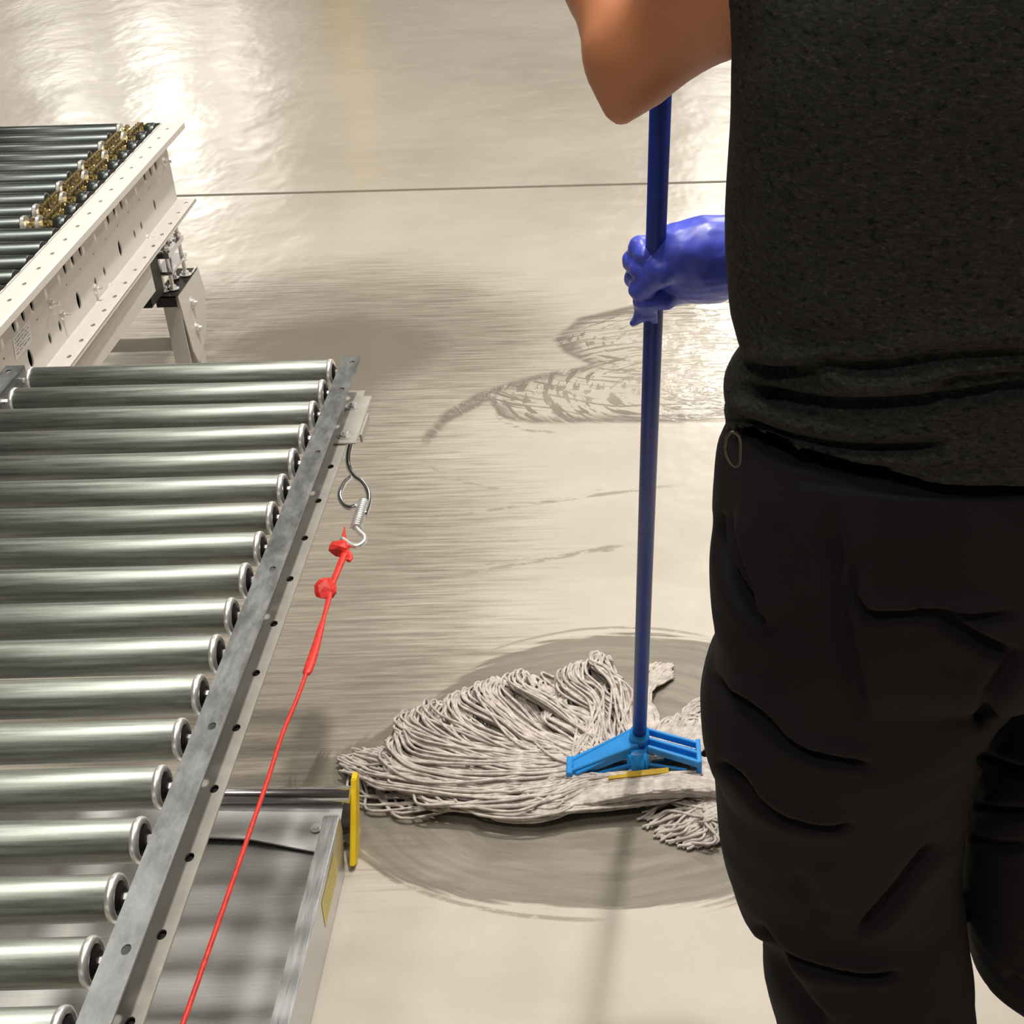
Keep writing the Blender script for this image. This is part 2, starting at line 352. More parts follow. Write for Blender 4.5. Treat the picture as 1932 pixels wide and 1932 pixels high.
        h = t.math('ADD', t.math('MULTIPLY', m_pb, t.math('ADD', t.math('MULTIPLY', ripp, .9), t.math('MULTIPLY', br, 1.))), t.math('MULTIPLY', m_o, t.math('MULTIPLY', r_o, .3)))
    t.set(Base_Color=col, Roughness=rough); t.b.inputs['Specular IOR Level'].default_value = .55
    wave = t.noise(t.mapping((1.6, 1, 1)), 1.6, 4, .55)
    n1 = t.bump(wave, .5, .02)
    n2 = t.bump(drag, .12, .0016, n1)
    if attrs: t.bump(h, .55, .0012, n2)
    return t.m
M['floor'] = floor_mat(True); M['floor_far'] = floor_mat(False)
bm = bmesh.new(); box(bm, (-14, -6, -.2), (14, 34, -.03))
fo = tag(obj('floor', bm, M['rubber']), kind='structure')
me = mesh_np('slab', vv, ff)
for nme, a in (('oval', A_oval), ('pool', A_pool), ('damp', A_damp), ('inner', A_in)):
    at_ = me.attributes.new(nme, 'FLOAT', 'POINT'); at_.data.foreach_set('value', np.clip(a, -1, 1).astype(np.float32).ravel())
link('slab', me, M['floor'], fo)
X0, X1, Y0, Y1 = gx[0], gx[-1], gy[0], gy[-1]
for a, b in (((-14, -6, -.03), (X0, Y1, 0)), ((X1, -6, -.03), (14, Y1, 0)), ((X0, -6, -.03), (X1, Y0, 0)), ((-14, JY + .012, -.03), (14, 34, 0)), ((X0, Y0, -.03), (X1, Y1, -.004))):
    bm = bmesh.new(); box(bm, a, b); obj('slab', bm, M['floor_far'], fo)
bm = bmesh.new(); box(bm, (-14, JY - .0125, -.03), (14, JY + .0125, -.005)); obj('joint_filler', bm, simple('joint_filler', (.20, .17, .13), .8), fo)
# hall shell
for nm, a, b, m in (('ceiling', (-14, -6, CEIL), (14, 34, CEIL + .1), 'roof'), ('wall_left', (-14.1, -6, 0), (-14, 34, CEIL), 'hall'),
                    ('wall_right', (14, -6, 0), (14.1, 34, CEIL), 'hall'), ('wall_back', (-14, 34, 0), (14, 34.1, CEIL), 'hall'), ('wall_front', (-14, -6.1, 0), (14, -6, CEIL), 'hall')):
    bm = bmesh.new(); box(bm, a, b); tag(obj(nm, bm, M[m]), kind='structure')
for i, (x, y, s, p, zl_) in enumerate(BAYS_AND_FILLS):
    bm = bmesh.new(); n = 24
    rr = [(s / 2 + .02, -.02), (s / 2 + .03, 0), (s * .3, .14), (.1, .2), (.1, .34)]
    rg = [[bm.verts.new((x + r * math.cos(2 * PI * k / n), y + r * math.sin(2 * PI * k / n), zl_ + .04 + z)) for k in range(n)] for r, z in rr]
    for r0, r1 in zip(rg, rg[1:]):
        for k in range(n): bm.faces.new((r0[k], r0[(k + 1) % n], r1[(k + 1) % n], r1[k]))
    bm.faces.new(rg[-1]); tube(bm, [(x, y, zl_ + .37), (x, y, CEIL)], .01, 8)
    tag(obj('bay_or_fill_light', bm, M['bay'], smooth=True), 'grey round high bay or added fill light hanging from the warehouse ceiling', 'lamp', 'high bay lights')
# yellow column sleeve whose reflection runs down the floor
cx_, cy_ = -2.48, 12.3
th_ = thing('column_guard', 'yellow guard around the far warehouse column', 'column', loc=(cx_, cy_, 0))
bm = bmesh.new(); tube(bm, [(0, 0, 0), (0, 0, 2.6)], .17, 24); obj('sleeve', bm, M['yellow'], th_, True)
bm = bmesh.new(); box(bm, (-.1, -.1, 2.6), (.1, .1, CEIL)); obj('column', bm, M['white'], th_)

# ------------------------------------------------------------------ near roller conveyor
ZR, RR = .632, .0215
conv = thing('roller_conveyor', 'galvanized gravity roller conveyor with bright zinc roller ends beside the mop', 'conveyor', loc=(0, 0, 0))
XI, XO, YT, YB = -.466, -.437, 1.985, .12
def rail(name, xi, xo, parent):
    s = 1 if xo > xi else -1
    holes_t = [(1.964 - .289 * k, (xi + (xo - xi) * .62), .006, .0042) for k in range(7)] + [(1.870, xi + (xo - xi) * .62, .006, .0042)]
    holes_b = [(1.736 - .0957 * k, (xi + (xo - xi) * .60), .0062, .0045) for k in range(17)] + [(1.832, xi + (xo - xi) * .6, .006, .0045), (1.93, xi + (xo - xi) * .6, .006, .0045)]
    bm = bmesh.new()
    lo, hi = min(xi, xo), max(xi, xo)
    plate(bm, lambda u, v, w_: (v, u, .63 + w_), YB, YT, lo, hi, .0025, holes_t)
    r = obj(name, bm, M['rail'], parent)
    bm = bmesh.new(); plate(bm, lambda u, v, w_: (v, u, .5725 + w_), YB, YT - .004, lo, hi, .0025, holes_b)
    obj('bottom_flange', bm, M['rail_pale'], r)
    bm = bmesh.new(); box(bm, (lo + .001, YB, .5675), (hi - .001, YT - .006, .5690)); obj('hole_shade_strip', bm, M['dark'], r)  # added dark strip, stands in for shade behind the flange holes
    bm = bmesh.new(); box(bm, (xi, YB, .5705), (xi + .0025 * s, YT, .6279)); obj('web', bm, M['rail'], r)
    return r
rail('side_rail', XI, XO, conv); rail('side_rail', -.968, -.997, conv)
# burrs of bright metal along the outer edge
def make_roller(x0, x1, y, z, mat, parent, ends=True, far=True):
    bm = bmesh.new(); L = x1 - x0
    lathe_x(bm, [(0, RR - .002), (.002, RR), (L - .002, RR), (L, RR - .002)], (x0, 0, 0), 32)
    r = obj('roller', bm, mat, parent, True); r.location = (0, y, z)
    md = r.data
    return r
def cap_bm(x, s):
    bm = bmesh.new()
    pr = [(-.0025, RR + .0001), (-.001, RR + .0009), (.001, RR + .0012), (.0035, RR + .0006), (.005, RR - .0015), (.0055, RR - .004), (.003, RR - .007), (.0035, .0095), (.0075, .009), (.008, .006)]
    lathe_x(bm, [(s * a, b) for a, b in pr], (x, 0, 0), 28); return bm
roller0 = make_roller(-.952, -.4845, 0, 0, M['roller'], conv)
cap0 = obj('bearing_cap', cap_bm(-.4845, 1), M['zinc'], roller0, True); cap1 = obj('bearing_cap', cap_bm(-.952, -1), M['zinc'], roller0, True)
bm = bmesh.new(); tube(bm, [(-.972, 0, 0), (-.460, 0, 0)], .0052, 6); ax0 = obj('axle', bm, M['zinc'], roller0)
bm = bmesh.new(); lathe_x(bm, [(.0, RR - .006), (.0008, RR - .0062), (.0046, .0098), (.005, .0075)], (-.4845 + .0034, 0, 0), 24); brg = obj('bearing', bm, M['dark'], roller0)
def dup(root, loc, kids):
    r = root.copy(); C.objects.link(r); r.location = loc
    for k in kids:
        c = k.copy(); C.objects.link(c); c.parent = r
    return r
ZC = ZR - RR
for i in range(25):
    y = 1.981 - .0722 * i - .0135; jz = random.uniform(-.0006, .0006)
    if i == 0: roller0.location = (0, y, ZC)
    else:
        r = dup(roller0, (random.uniform(-.0008, .0008), y, ZC + jz), (cap0, cap1, ax0, brg)); r.rotation_euler = (random.uniform(0, 6.28), 0, 0)
# end splice clamp with bolts and outer tab
P = lambda x, y, z: tuple(onz(x, y, z))
bm = bmesh.new(); box(bm, (-.455, 1.80, .573), (-.4225, 1.955, .5755), .0008); obj('splice_plate', bm, M['rail_pale'], conv)
bm = bmesh.new(); box(bm, (-.4185, 1.815, .568), (-.4155, 1.885, .581), .0006); box(bm, (-.4225, 1.83, .568), (-.4160, 1.87, .571)); obj('splice_tab', bm, M['rail_pale'], conv)
for px in ((669, 765), (654, 820)):
    bm = bmesh.new(); c = onz(px[0], px[1], .577); hexbolt(bm, (c[0] - .002, c[1], .5755), (0, 0, 1), .0085, .004, True, .002); obj('bolt', bm, M['zinc'], conv)
# supports out of view, near the camera
for x in (-.452, -.983):
    for y in (.22, .52):
        bm = bmesh.new(); box(bm, (x - .015, y - .015, 0), (x + .015, y + .015, .571), .002); lg = obj('leg', bm, M['rail'], conv)
        bm = bmesh.new(); box(bm, (x - .03, y - .03, 0), (x + .03, y + .03, .006)); obj('foot_plate', bm, M['rail'], lg)

# ------------------------------------------------------------------ white chain driven conveyor
wc = thing('chain_conveyor', 'white chain driven roller conveyor on a bolted leg behind the galvanized one', 'conveyor', loc=(0, 0, 0))
YAW = .0155; WY0 = 3.357; WYN = 1.60
def wx(x, y): return x + (WY0 - y) * YAW
def MW(dx):  # horizontal plates: u along y
    return lambda u, v, w_: (wx(v, u), u, dx + w_)
th_px = [(319.6, 230), (311.6, 243.4), (296, 260), (278, 278.5), (261, 297), (244, 317), (224.3, 336.7), (205, 357.7)]
ths = [onz(x, y, .63) for x, y in th_px]; hp = (ths[1][1] - ths[-1][1]) / 6
holes = [(ths[1][1] - hp * k, -1.111, .0065, .0038) for k in range(18)]
bm = bmesh.new(); plate(bm, MW(.63), WYN, WY0, -1.136, -1.089, .003, holes); wr = obj('side_rail', bm, M['white'], wc)
bm = bmesh.new(); v = [bm.verts.new(p) for p in ((wx(-1.089, WY0), WY0, .631), (wx(-1.089, WYN), WYN, .631), (wx(-1.0855, WYN), WYN, .628), (wx(-1.0855, WY0), WY0, .628), (wx(-1.0855, WY0), WY0 - .004, .615), (wx(-1.0855, WYN), WYN, .615), (wx(-1.0885, WYN), WYN, .615), (wx(-1.0885, WY0), WY0 - .004, .615))]
for q in ((0, 1, 2, 3), (3, 2, 5, 4), (4, 5, 6, 7), (7, 6, 1, 0)): bm.faces.new([v[i] for i in q])
obj('rail_lip', bm, M['white'], wr)
XW = -1.141
top_px = [(297.3, 304.5), (287, 315.4), (276.4, 330), (230, 383), (216, 395), (204, 411), (149, 472), (134, 489.5), (119, 508), (54.7, 581), (36.3, 597), (18.8, 620)]
low_px = [(296, 386, 1), (271, 431.5, .8), (257.7, 447.7, .8), (227.5, 469, 1.6), (198.4, 520, .8), (181, 540.6, .8), (145.4, 567.5, 1.9), (111, 625, .9), (91.5, 649.6, .9), (50, 676.6, 2.)]
h1, h2 = [], []
for x, y in top_px:
    p = onx(x, y, XW + .008); h1.append((p[1], .562, .0078, .0165))
for x, y, s in low_px:
    p = onx(x, y, XW + .008); h2.append((p[1], min(max(p[2], .473), .50), .0068 * s ** .6, .0135 * min(s, 1.4)))
bm = bmesh.new(); MV = lambda u, v, w_: (wx(XW, u) + w_, u, v)
plate(bm, MV, WYN, WY0, .535, .628, .003, h1)
ko = [(WY0 - .10 - .085 * k, .527 - .0, .0028, .0024) for k in range(19)]
plate(bm, MV, WYN, WY0, .519, .535, .003, ko)
plate(bm, MV, WYN, WY0, .450, .519, .003, h2)
box_(bm, MV, WYN, WY0, .434, .450, .003)
obj('web', bm, M['white'], wr)
hb = [(WY0 - .03 - hp * k, -1.112, .0075, .0045) for k in range(18)]
bm = bmesh.new(); plate(bm, MW(.437), WYN, WY0 + .004, -1.141, -1.096, .003, hb)
box_(bm, lambda u, v, w_: (wx(-1.096, u) + w_, u, v), WYN, WY0 + .004, .428, .4365, .0025); obj('bottom_flange', bm, M['white'], wr)
# dark sheet put behind the web as shade, so that the slots read dark, left rail far out of view
bm = bmesh.new(); box_(bm, lambda u, v, w_: (wx(-1.150, u) + w_, u, v), WYN, WY0 - .03, .44, .60, .003); obj('slot_shade_sheet', bm, M['dark'], wc)
bm = bmesh.new(); box_(bm, MV, WYN, WY0, .434, .628, .003); lr = obj('far_side_rail', bm, M['white'], wc); lr.location.x = -.62
# rollers
LA, LB, LCOL = -1.222, -1.190, -1.238
XE = -1.151
ys = [3.356, 3.285, 3.211, 3.137, 3.065, 2.992, 2.918, 2.846, 2.771, 2.700, 2.625] + [2.552 - .0735 * k for k in range(9)]
def sprocket(bm, x, w_=.005, r=.0195):
    n = 28
    for s in (0,):
        ring = []
        for xx in (x - w_ / 2, x + w_ / 2):
            ring.append([bm.verts.new((xx, math.cos(2 * PI * k / n) * (r * (1.0 if k % 2 else .84)), math.sin(2 * PI * k / n) * (r * (1.0 if k % 2 else .84)))) for k in range(n)])
        for k in range(n): bm.faces.new((ring[0][k], ring[0][(k + 1) % n], ring[1][(k + 1) % n], ring[1][k]))
        bm.faces.new(ring[0][::-1]); bm.faces.new(ring[1])
bm = bmesh.new(); lathe_x(bm, [(0, RR - .002), (.002, RR), (LCOL - .004 + 1.75 - .003, RR), (LCOL - .004 + 1.75, RR - .003)], (-1.75, 0, 0), 28); wr_a = bm
me_a = bpy.data.meshes.new('roller'); bm.to_mesh(me_a); bm.free(); me_a.materials.append(M['roller_dark']); me_a.polygons.foreach_set('use_smooth', [True] * len(me_a.polygons))
bm = bmesh.new(); lathe_x(bm, [(0, RR - .002), (.002, RR), (XE + 1.75 - .002, RR), (XE + 1.75, RR - .002)], (-1.75, 0, 0), 28)
me_b = bpy.data.meshes.new('roller'); bm.to_mesh(me_b); bm.free(); me_b.materials.append(M['roller_dark']); me_b.polygons.foreach_set('use_smooth', [True] * len(me_b.polygons))
bm = bmesh.new(); lathe_x(bm, [(0, RR + .0005), (.006, RR + .0005), (.0065, .012), (.014, .011)], (LCOL - .004, 0, 0), 24); me_c = bpy.data.meshes.new('collar'); bm.to_mesh(me_c); bm.free(); me_c.materials.append(M['zinc'])
bm = bmesh.new(); lathe_x(bm, [(0, RR - .001), (.001, RR + .0005), (.007, RR + .0005), (.008, .012)], (-1.2125, 0, 0), 24); me_c2 = bpy.data.meshes.new('collar'); bm.to_mesh(me_c2); bm.free(); me_c2.materials.append(M['zinc'])
bm = bmesh.new(); sprocket(bm, LA); sprocket(bm, LB); tube(bm, [(LCOL, 0, 0), (LB + .01, 0, 0)], .012, 14); me_s = bpy.data.meshes.new('sprocket'); bm.to_mesh(me_s); bm.free(); me_s.materials.append(M['brass'])
bm = bmesh.new(); lathe_x(bm, [(0, RR - .004), (.006, RR), (XE - LB - .016, RR), (XE - LB - .013, RR - .003)], (LB + .012, 0, 0), 24); me_e = bpy.data.meshes.new('stub_tube'); bm.to_mesh(me_e); bm.free(); me_e.materials.append(M['roller_dark']); me_e.polygons.foreach_set('use_smooth', [True] * len(me_e.polygons))
bm = bmesh.new(); lathe_x(bm, [(0, RR - .001), (.008, RR - .001), (.009, .013), (.014, .012)], (XE, 0, 0), 16); me_k = bpy.data.meshes.new('end_bearing'); bm.to_mesh(me_k); bm.free(); me_k.materials.append(M['dark'])
for i, y in enumerate(ys):
    y -= .0135
    for_chain = i <= 9
    r = bpy.data.objects.new('roller', me_a if for_chain else me_b); C.objects.link(r); r.parent = wc; r.location = (wx(0, y), y, ZC)
    sub = ([me_c] if i % 2 == 0 or i == 9 else []) + ([me_c2] if i % 2 or i == 9 else []) + [me_s, me_e, me_k] if for_chain else [me_k]
    for m_ in sub:
        o = bpy.data.objects.new(m_.name.split('.')[0], m_); C.objects.link(o); o.parent = r
def chain_bm(x, y0, y1, z, r=.0205):
    bm = bmesh.new(); per = 2 * (y1 - y0) + 2 * PI * r; n = int(round(per / .0085)); n -= n % 2
    def pt(s):
        s %= per; L = y1 - y0
        if s < L: return (y0 + s, z + r)
        s -= L
        if s < PI * r: a = PI / 2 - s / r; return (y1 + math.cos(a) * r, z + math.sin(a) * r)
        s -= PI * r
        if s < L: return (y1 - s, z - r)
        s -= L; a = -PI / 2 - s / r; return (y0 + math.cos(a) * r, z + math.sin(a) * r)
    for k in range(n):
        a, b = pt(k * per / n), pt((k + 1) * per / n); wd = .0034 if k % 2 else .0052
        for s in (-1, 1):
            xx = x + s * wd
            tube(bm, [(xx, a[0], a[1]), (xx, b[0], b[1])], .0036, 6, True, .3, (1, 0, 0))
        tube(bm, [(x - wd, a[0], a[1]), (x + wd, a[0], a[1])], .0028, 6)
    return bm
for i in range(9):
    y1, y0 = ys[i] - .0135, ys[i + 1] - .0135
    obj('roller_chain', chain_bm(wx(LA if i % 2 else LB, y0), y0, y1, ZC), M['brass'], wc)
# bolts on the web
for px, z in (((280, 450), 0), ((206, 543), 0), ((87.5, 573), 0), ((110, 594), 0), ((313.7, 305), 0), ((176, 545), 0)):
    p = onx(px[0], px[1], XW + .006); bm = bmesh.new(); hexbolt(bm, (wx(XW, p[1]), p[1], p[2]), (1, 0, 0), .0075, .006, True, .010); obj('bolt', bm, M['zinc'], wc)
# label
q = [(24, 640), (57, 601), (62, 642), (30, 682)]
pts = [onx(x, y, wx(XW, 2.3) + .001) for x, y in q]
bm = bmesh.new(); uvl = bm.loops.layers.uv.new('UVMap'); vs = [bm.verts.new((wx(XW, p[1]) + .0006, p[1], p[2])) for p in pts]; f_ = bm.faces.new(vs)
for lp, uv in zip(f_.loops, ((0, 1), (1, 1), (1, 0), (0, 0))): lp[uvl].uv = uv
o = obj('sticker', bm, M['label_white'], wc); o['label'] = 'white printed label on the web'
# lower frame member in shade below the flange
bm = bmesh.new(); box(bm, (wx(-1.127, 2.4), 1.62, .345), (wx(-1.122, 2.4), 2.985, .434)); box(bm, (wx(-1.145, 2.4), 1.62, .345), (wx(-1.127, 2.4), 2.985, .349)); obj('lower_frame', bm, M['white'], wc)
bm = bmesh.new(); box(bm, (-1.175, 2.99, .30), (-1.125, 3.09, .43), .002); obj('leg_bracket', bm, M['dark'], wc)
# leg
bm = bmesh.new(); box(bm, (-1.142, 3.105, 0), (-1.1035, 3.109, .285)); box(bm, (-1.142, 3.109, 0), (-1.139, 3.275, .285)); lg = obj('leg', bm, M['white'], wc)
bm = bmesh.new()
yz = [(3.100, .284), (3.283, .290), (3.300, .22), (3.265, .145), (3.225, .11), (3.150, .085), (3.125, .13)]
a = [bm.verts.new((-1.1035, y, z)) for y, z in yz]; b = [bm.verts.new((-1.0995, y, z)) for y, z in yz]
bm.faces.new(a[::-1]); bm.faces.new(b)
for k in range(len(yz)): bm.faces.new((a[k], a[(k + 1) % 7], b[(k + 1) % 7], b[k]))
obj('side_plate', bm, M['white'], lg)
bm = bmesh.new(); box(bm, (-1.128, 3.165, .008), (-1.102, 3.215, .20), .002); box(bm, (-1.15, 3.15, 0), (-1.08, 3.24, .009), .002); obj('foot', bm, M['white'], lg)
for px in ((362, 571), (371, 618)):
    p = onx(px[0], px[1], -1.0995); bm = bmesh.new(); hexbolt(bm, (-1.0995, p[1], p[2]), (1, 0, 0), .010, .007, True, .006); obj('bolt', bm, M['zinc'], lg)
# height adjuster: cap and threaded rods
bm = bmesh.new(); box(bm, (-1.150, 3.085, .286), (-1.098, 3.270, .2885)); box(bm, (-1.150, 3.085, .262), (-1.101, 3.088, .2885)); obj('cap_plate', bm, M['dark'], lg)
for x, y in ((-1.137, 3.12), (-1.118, 3.13), (-1.137, 3.20), (-1.112, 3.22)):
    bm = bmesh.new(); tube(bm, [(x, y, .285), (x, y, .434)], .0048, 10)
    for z in (.291, .330, .392, .424):
        hexbolt(bm, (x, y, z), (0, 0, 1), .010, .007, True, 0)
    obj('adjuster_rod', bm, M['zinc'], lg)
bm = bmesh.new(); box(bm, (-1.146, 3.108, .335), (-1.104, 3.235, .342)); box(bm, (-1.146, 3.108, .375), (-1.104, 3.235, .388)); obj('clamp_block', bm, M['chrome'], lg)
zz = ony(250, 640, 3.13)[2]
bm = bmesh.new(); box(bm, (-1.70, 3.13, zz - .034), (-1.13, 3.135, zz)); box(bm, (-1.70, 3.135, zz - .034), (-1.13, 3.17, zz - .030)); obj('cross_brace', bm, M['white'], wc)
bm = bmesh.new(); box(bm, (-1.762, 3.105, 0), (-1.72, 3.27, .434)); obj('leg', bm, M['white'], wc)
for x in (-1.75, -1.142):
    bm = bmesh.new(); box(bm, (x, 1.70, 0), (x + .035, 1.75, .434)); obj('leg', bm, M['white'], wc)

# ------------------------------------------------------------------ low aluminium platform
pf = thing('low_platform', 'low aluminium platform with yellow end cap and front roller standing on the floor', 'platform')
bm = bmesh.new()
# beam with a slanted front end
def beam(xa, xb):
    yz = [(.15, 0), (1.528, 0), (1.590, .089), (1.528, .093), (.15, .093)]
    yz = [(.70, .001), (1.500, .001), (1.526, .060), (1.526, .093), (.70, .093)]
    a = [bm.verts.new((xa, y, z)) for y, z in yz]; b = [bm.verts.new((xb, y, z)) for y, z in yz]
    bm.faces.new(a); bm.faces.new(b[::-1])
    for k in range(len(yz)): bm.faces.new((a[k], b[k], b[(k + 1) % 5], a[(k + 1) % 5]))
beam(-.489, -.4645); bmesh.ops.bevel(bm, geom=bm.edges[:], offset=.0018, segments=2, affect='EDGES')
obj('side_beam', bm, M['alu'], pf, False)
bm = bmesh.new(); beam(-1.42, -1.395); obj('side_beam', bm, M['alu'], pf)
bm = bmesh.new(); box(bm, (-1.395, .70, .052), (-.495, 1.585, .0545)); obj('deck_sheet', bm, M['sheet'], pf)
bm = bmesh.new()
v = [bm.verts.new((x, y, .084 - .22 * (1.59 - y))) for x, y in ((-1.395, 1.575), (-.60, 1.508), (-.492, 1.482), (-.468, 1.50), (-.468, 1.566), (-1.395, 1.590))]
g = bmesh.ops.extrude_face_region(bm, geom=[bm.faces.new(v)]); bmesh.ops.translate(bm, vec=(0, 0, -.003), verts=[e for e in g['geom'] if isinstance(e, bmesh.types.BMVert)])
obj('front_sheet', bm, M['sheet'], pf)
bm = bmesh.new(); tube(bm, [(-1.39, 1.604, .089), (-.457, 1.570, .089)], .0115, 20); obj('front_tube', bm, M['chrome'], pf, True)
bm = bmesh.new(); box(bm, (-1.39, 1.587, .0), (-.457, 1.597, .085)); obj('front_plate', bm, M['alu'], pf)
bm = bmesh.new()
yz = [(1.516, 0), (1.545, 0), (1.612, .092), (1.606, .106), (1.588, .106), (1.50, .010)]
a = [bm.verts.new((-.457, y, z)) for y, z in yz]; b = [bm.verts.new((-.449, y, z)) for y, z in yz]
bm.faces.new(a[::-1]); bm.faces.new(b)
for k in range(6): bm.faces.new((a[k], a[(k + 1) % 6], b[(k + 1) % 6], b[k]))
bmesh.ops.bevel(bm, geom=bm.edges[:], offset=.0018, segments=2, affect='EDGES'); obj('end_cap', bm, M['yellow'], pf)['label'] = 'yellow plastic end cap'
for p in ((-.478, 1.540, .0735), (-.503, 1.522, .0696)):
    bm = bmesh.new(); hexbolt(bm, p, (0, 0, 1), .006, .004, True, 0); obj('bolt', bm, M['zinc'], pf)
q = [(634, 1647), (642, 1667), (621, 1760), (611, 1735)]
XS = -.4640
pts = [onx(x, y, XS) for x, y in q]
bm = bmesh.new(); uvl = bm.loops.layers.uv.new('UVMap'); ya, yb = max(p[1] for p in pts), min(p[1] for p in pts)
vs = [bm.verts.new((XS, y, z)) for y, z in ((yb + .005, .080), (ya, .080), (ya - .004, .035), (yb, .035))]; f_ = bm.faces.new(vs)
for lp, uv in zip(f_.loops, ((0, 1), (1, 1), (1, 0), (0, 0))): lp[uvl].uv = uv
obj('sticker', bm, M['label_yellow'], pf)['label'] = 'yellow printed sticker'

# ------------------------------------------------------------------ snap hook
def zat(y): return float(np.interp(y, [760, 880, 1040, 3000], [.573, .535, .505, .50]))
def H(x, y, dz=0): return onz(x, y, zat(y) + dz)
hk = thing('snap_hook', 'chrome spring snap hook hanging from the end of the near conveyor rail', 'hook')
def path3(px, n): return [H(x, y, z) for x, y, z in catmull([(p[0], p[1], p[2] if len(p) > 2 else 0) for p in px], n)]
bm = bmesh.new()
tube(bm, path3([(672, 808), (664, 830), (657, 858), (658, 880), (668, 898), (684, 911), (695, 930), (695, 950), (688, 972)], 40), .0042, 12)
obj('hook_bar', bm, M['chrome'], hk, True)
bm = bmesh.new(); tube(bm, path3([(663, 898, -.006), (649, 912, -.004), (641, 932), (645, 948), (657, 958), (674, 954, .002)], 30), .0040, 12); obj('hook_eye', bm, M['chrome'], hk, True)
bm = bmesh.new(); a, b = H(687, 946), H(672, 996); d = b - a; n1, n2 = frame(d); n1, n2 = np.array(n1), np.array(n2); cp = []
for k in range(13 * 14 + 1):
    t_ = k / 14; cp.append(a + d * (t_ / 13) + (n1 * math.cos(2 * PI * t_) + n2 * math.sin(2 * PI * t_)) * .0072)
tube(bm, cp, .0016, 6); tube(bm, [a, b], .0058, 12); obj('spring', bm, M['zinc'], hk, True)
bm = bmesh.new(); tube(bm, path3([(672, 992), (676, 1002), (686, 1012), (687, 1021), (676, 1030), (662, 1028), (652, 1022), (645, 1017)], 30), .0040, 12); obj('swivel_ring', bm, M['zinc'], hk, True)
# ------------------------------------------------------------------ red cord
rc = thing('red_cord', 'knotted red pull cord running from the snap hook along the conveyor', 'cord')
def knot(c, r, seed, sc=(1, 1, 1)):
    bm = bmesh.new(); bmesh.ops.create_icosphere(bm, subdivisions=2, radius=r); rg = random.Random(seed)
    ds = [(Vector((rg.gauss(0, 1), rg.gauss(0, 1), rg.gauss(0, 1))).normalized(), rg.uniform(.62, .88)) for _ in range(9)]
    for v in bm.verts:
        for dd, k in ds:
            h = v.co.dot(dd)
            if h > r * k: v.co -= dd * (h - r * k)
        v.co = Vector((v.co.x * sc[0], v.co.y * sc[1], v.co.z * sc[2])) + Vector(c)
    return bm
obj('knot', knot(H(641, 1034, -.002), .0165, 3, (.95, 1.2, .7)), M['red'], rc)
obj('knot', knot(H(613, 1112), .0165, 12, (1.05, 1.35, .8)), M['red'], rc)
bm = bmesh.new(); tube(bm, path3([(650, 1022), (649, 1008), (650, 994)], 6), [.003, .003, .003, .002, .0015, .0006], 6)
tube(bm, path3([(655, 1040), (661, 1052), (657, 1058)], 6), .0042, 8, True, .6); obj('cord_end', bm, M['red'], rc)
bm = bmesh.new()
pp = catmull([(650, 1045), (638, 1075), (625, 1108), (618, 1140), (608, 1175), (598, 1212), (588, 1245), (578, 1273)], 60)
rr = np.interp([p[1] for p in pp], [1045, 1105, 1135, 1165, 1185, 1240, 1268, 1273], [.0052, .0046, .0038, .0028, .0045, .0062, .0062, .0035])
tube(bm, [H(*p) for p in pp], list(rr), 10, True, .6); obj('sheath', bm, M['red'], rc, True)
pp = catmull([(579, 1268), (560, 1320), (533, 1385), (505, 1472), (478, 1550), (440, 1660), (400, 1775), (345, 1932), (230, 2250)], 80)
bm = bmesh.new(); tube(bm, [H(*p) for p in pp], .0027, 8); obj('line', bm, M['red'], rc, True)

# ------------------------------------------------------------------ mop
mp = thing('mop', 'wet string mop with a blue handle and bright blue clamp on the floor', 'mop', loc=(0, 0, 0))
HB = onz(1206, 1395, .075); HM = ony(1246, 200, 1.40); hd = (HM - HB) / np.linalg.norm(HM - HB); HT = HB + hd * 1.47
bm = bmesh.new(); tube(bm, [HB, HT], .0112, 20); tube(bm, [HT - hd * .002, HT + hd * .012], [.0125, .009], 16); obj('handle', bm, M['blue_handle'], mp, True)
L_ = onz(1076, 1462, .035); R_ = onz(1318, 1432, .045); A_ = HB + np.array([0, 0, .0]); Mid = (L_ + R_) / 2
cl = None
bm = bmesh.new()
def bar(bm, a, b, h, w_, up=(0, 0, 1)):
    a, b = Vector(a), Vector(b); d = (b - a).normalized(); s = Vector(up) - d * Vector(up).dot(d); s.normalize(); t_ = d.cross(s)
    vs = [bm.verts.new(p + s * i * h / 2 + t_ * j * w_ / 2) for p in (a, b) for i, j in ((-1, -1), (1, -1), (1, 1), (-1, 1))]
    for q_ in ((0, 1, 2, 3), (4, 7, 6, 5), (0, 4, 5, 1), (1, 5, 6, 2), (2, 6, 7, 3), (3, 7, 4, 0)): bm.faces.new([vs[i] for i in q_])
yf = np.array([0, -.022, 0]); yb_ = np.array([0, .022, 0]); top = HB + np.array([0, .002, .0])
bar(bm, top + yf, L_ + yf * .6 + np.array([0, 0, .012]), .020, .006); bar(bm, top + yb_, L_ + yb_ * .5 + np.array([0, 0, .012]), .018, .006)
bar(bm, top + (0, 0, .004), L_ + np.array([.004, 0, .016]), .006, .040)
for k, yy in enumerate((-.024, -.004, .018)):
    bar(bm, top + np.array([.012, yy, .0]), R_ + np.array([0, yy * 1.1, .012]), .013, .006)
bar(bm, top + np.array([.01, -.006, -.006]), R_ + np.array([0, -.004, .006]), .004, .034)
bar(bm, L_ + np.array([0, -.016, -.008]), R_ + np.array([0, -.026, -.014]), .013, .008)
bar(bm, L_ + np.array([0, .016, -.008]), R_ + np.array([0, .026, -.014]), .011, .006)
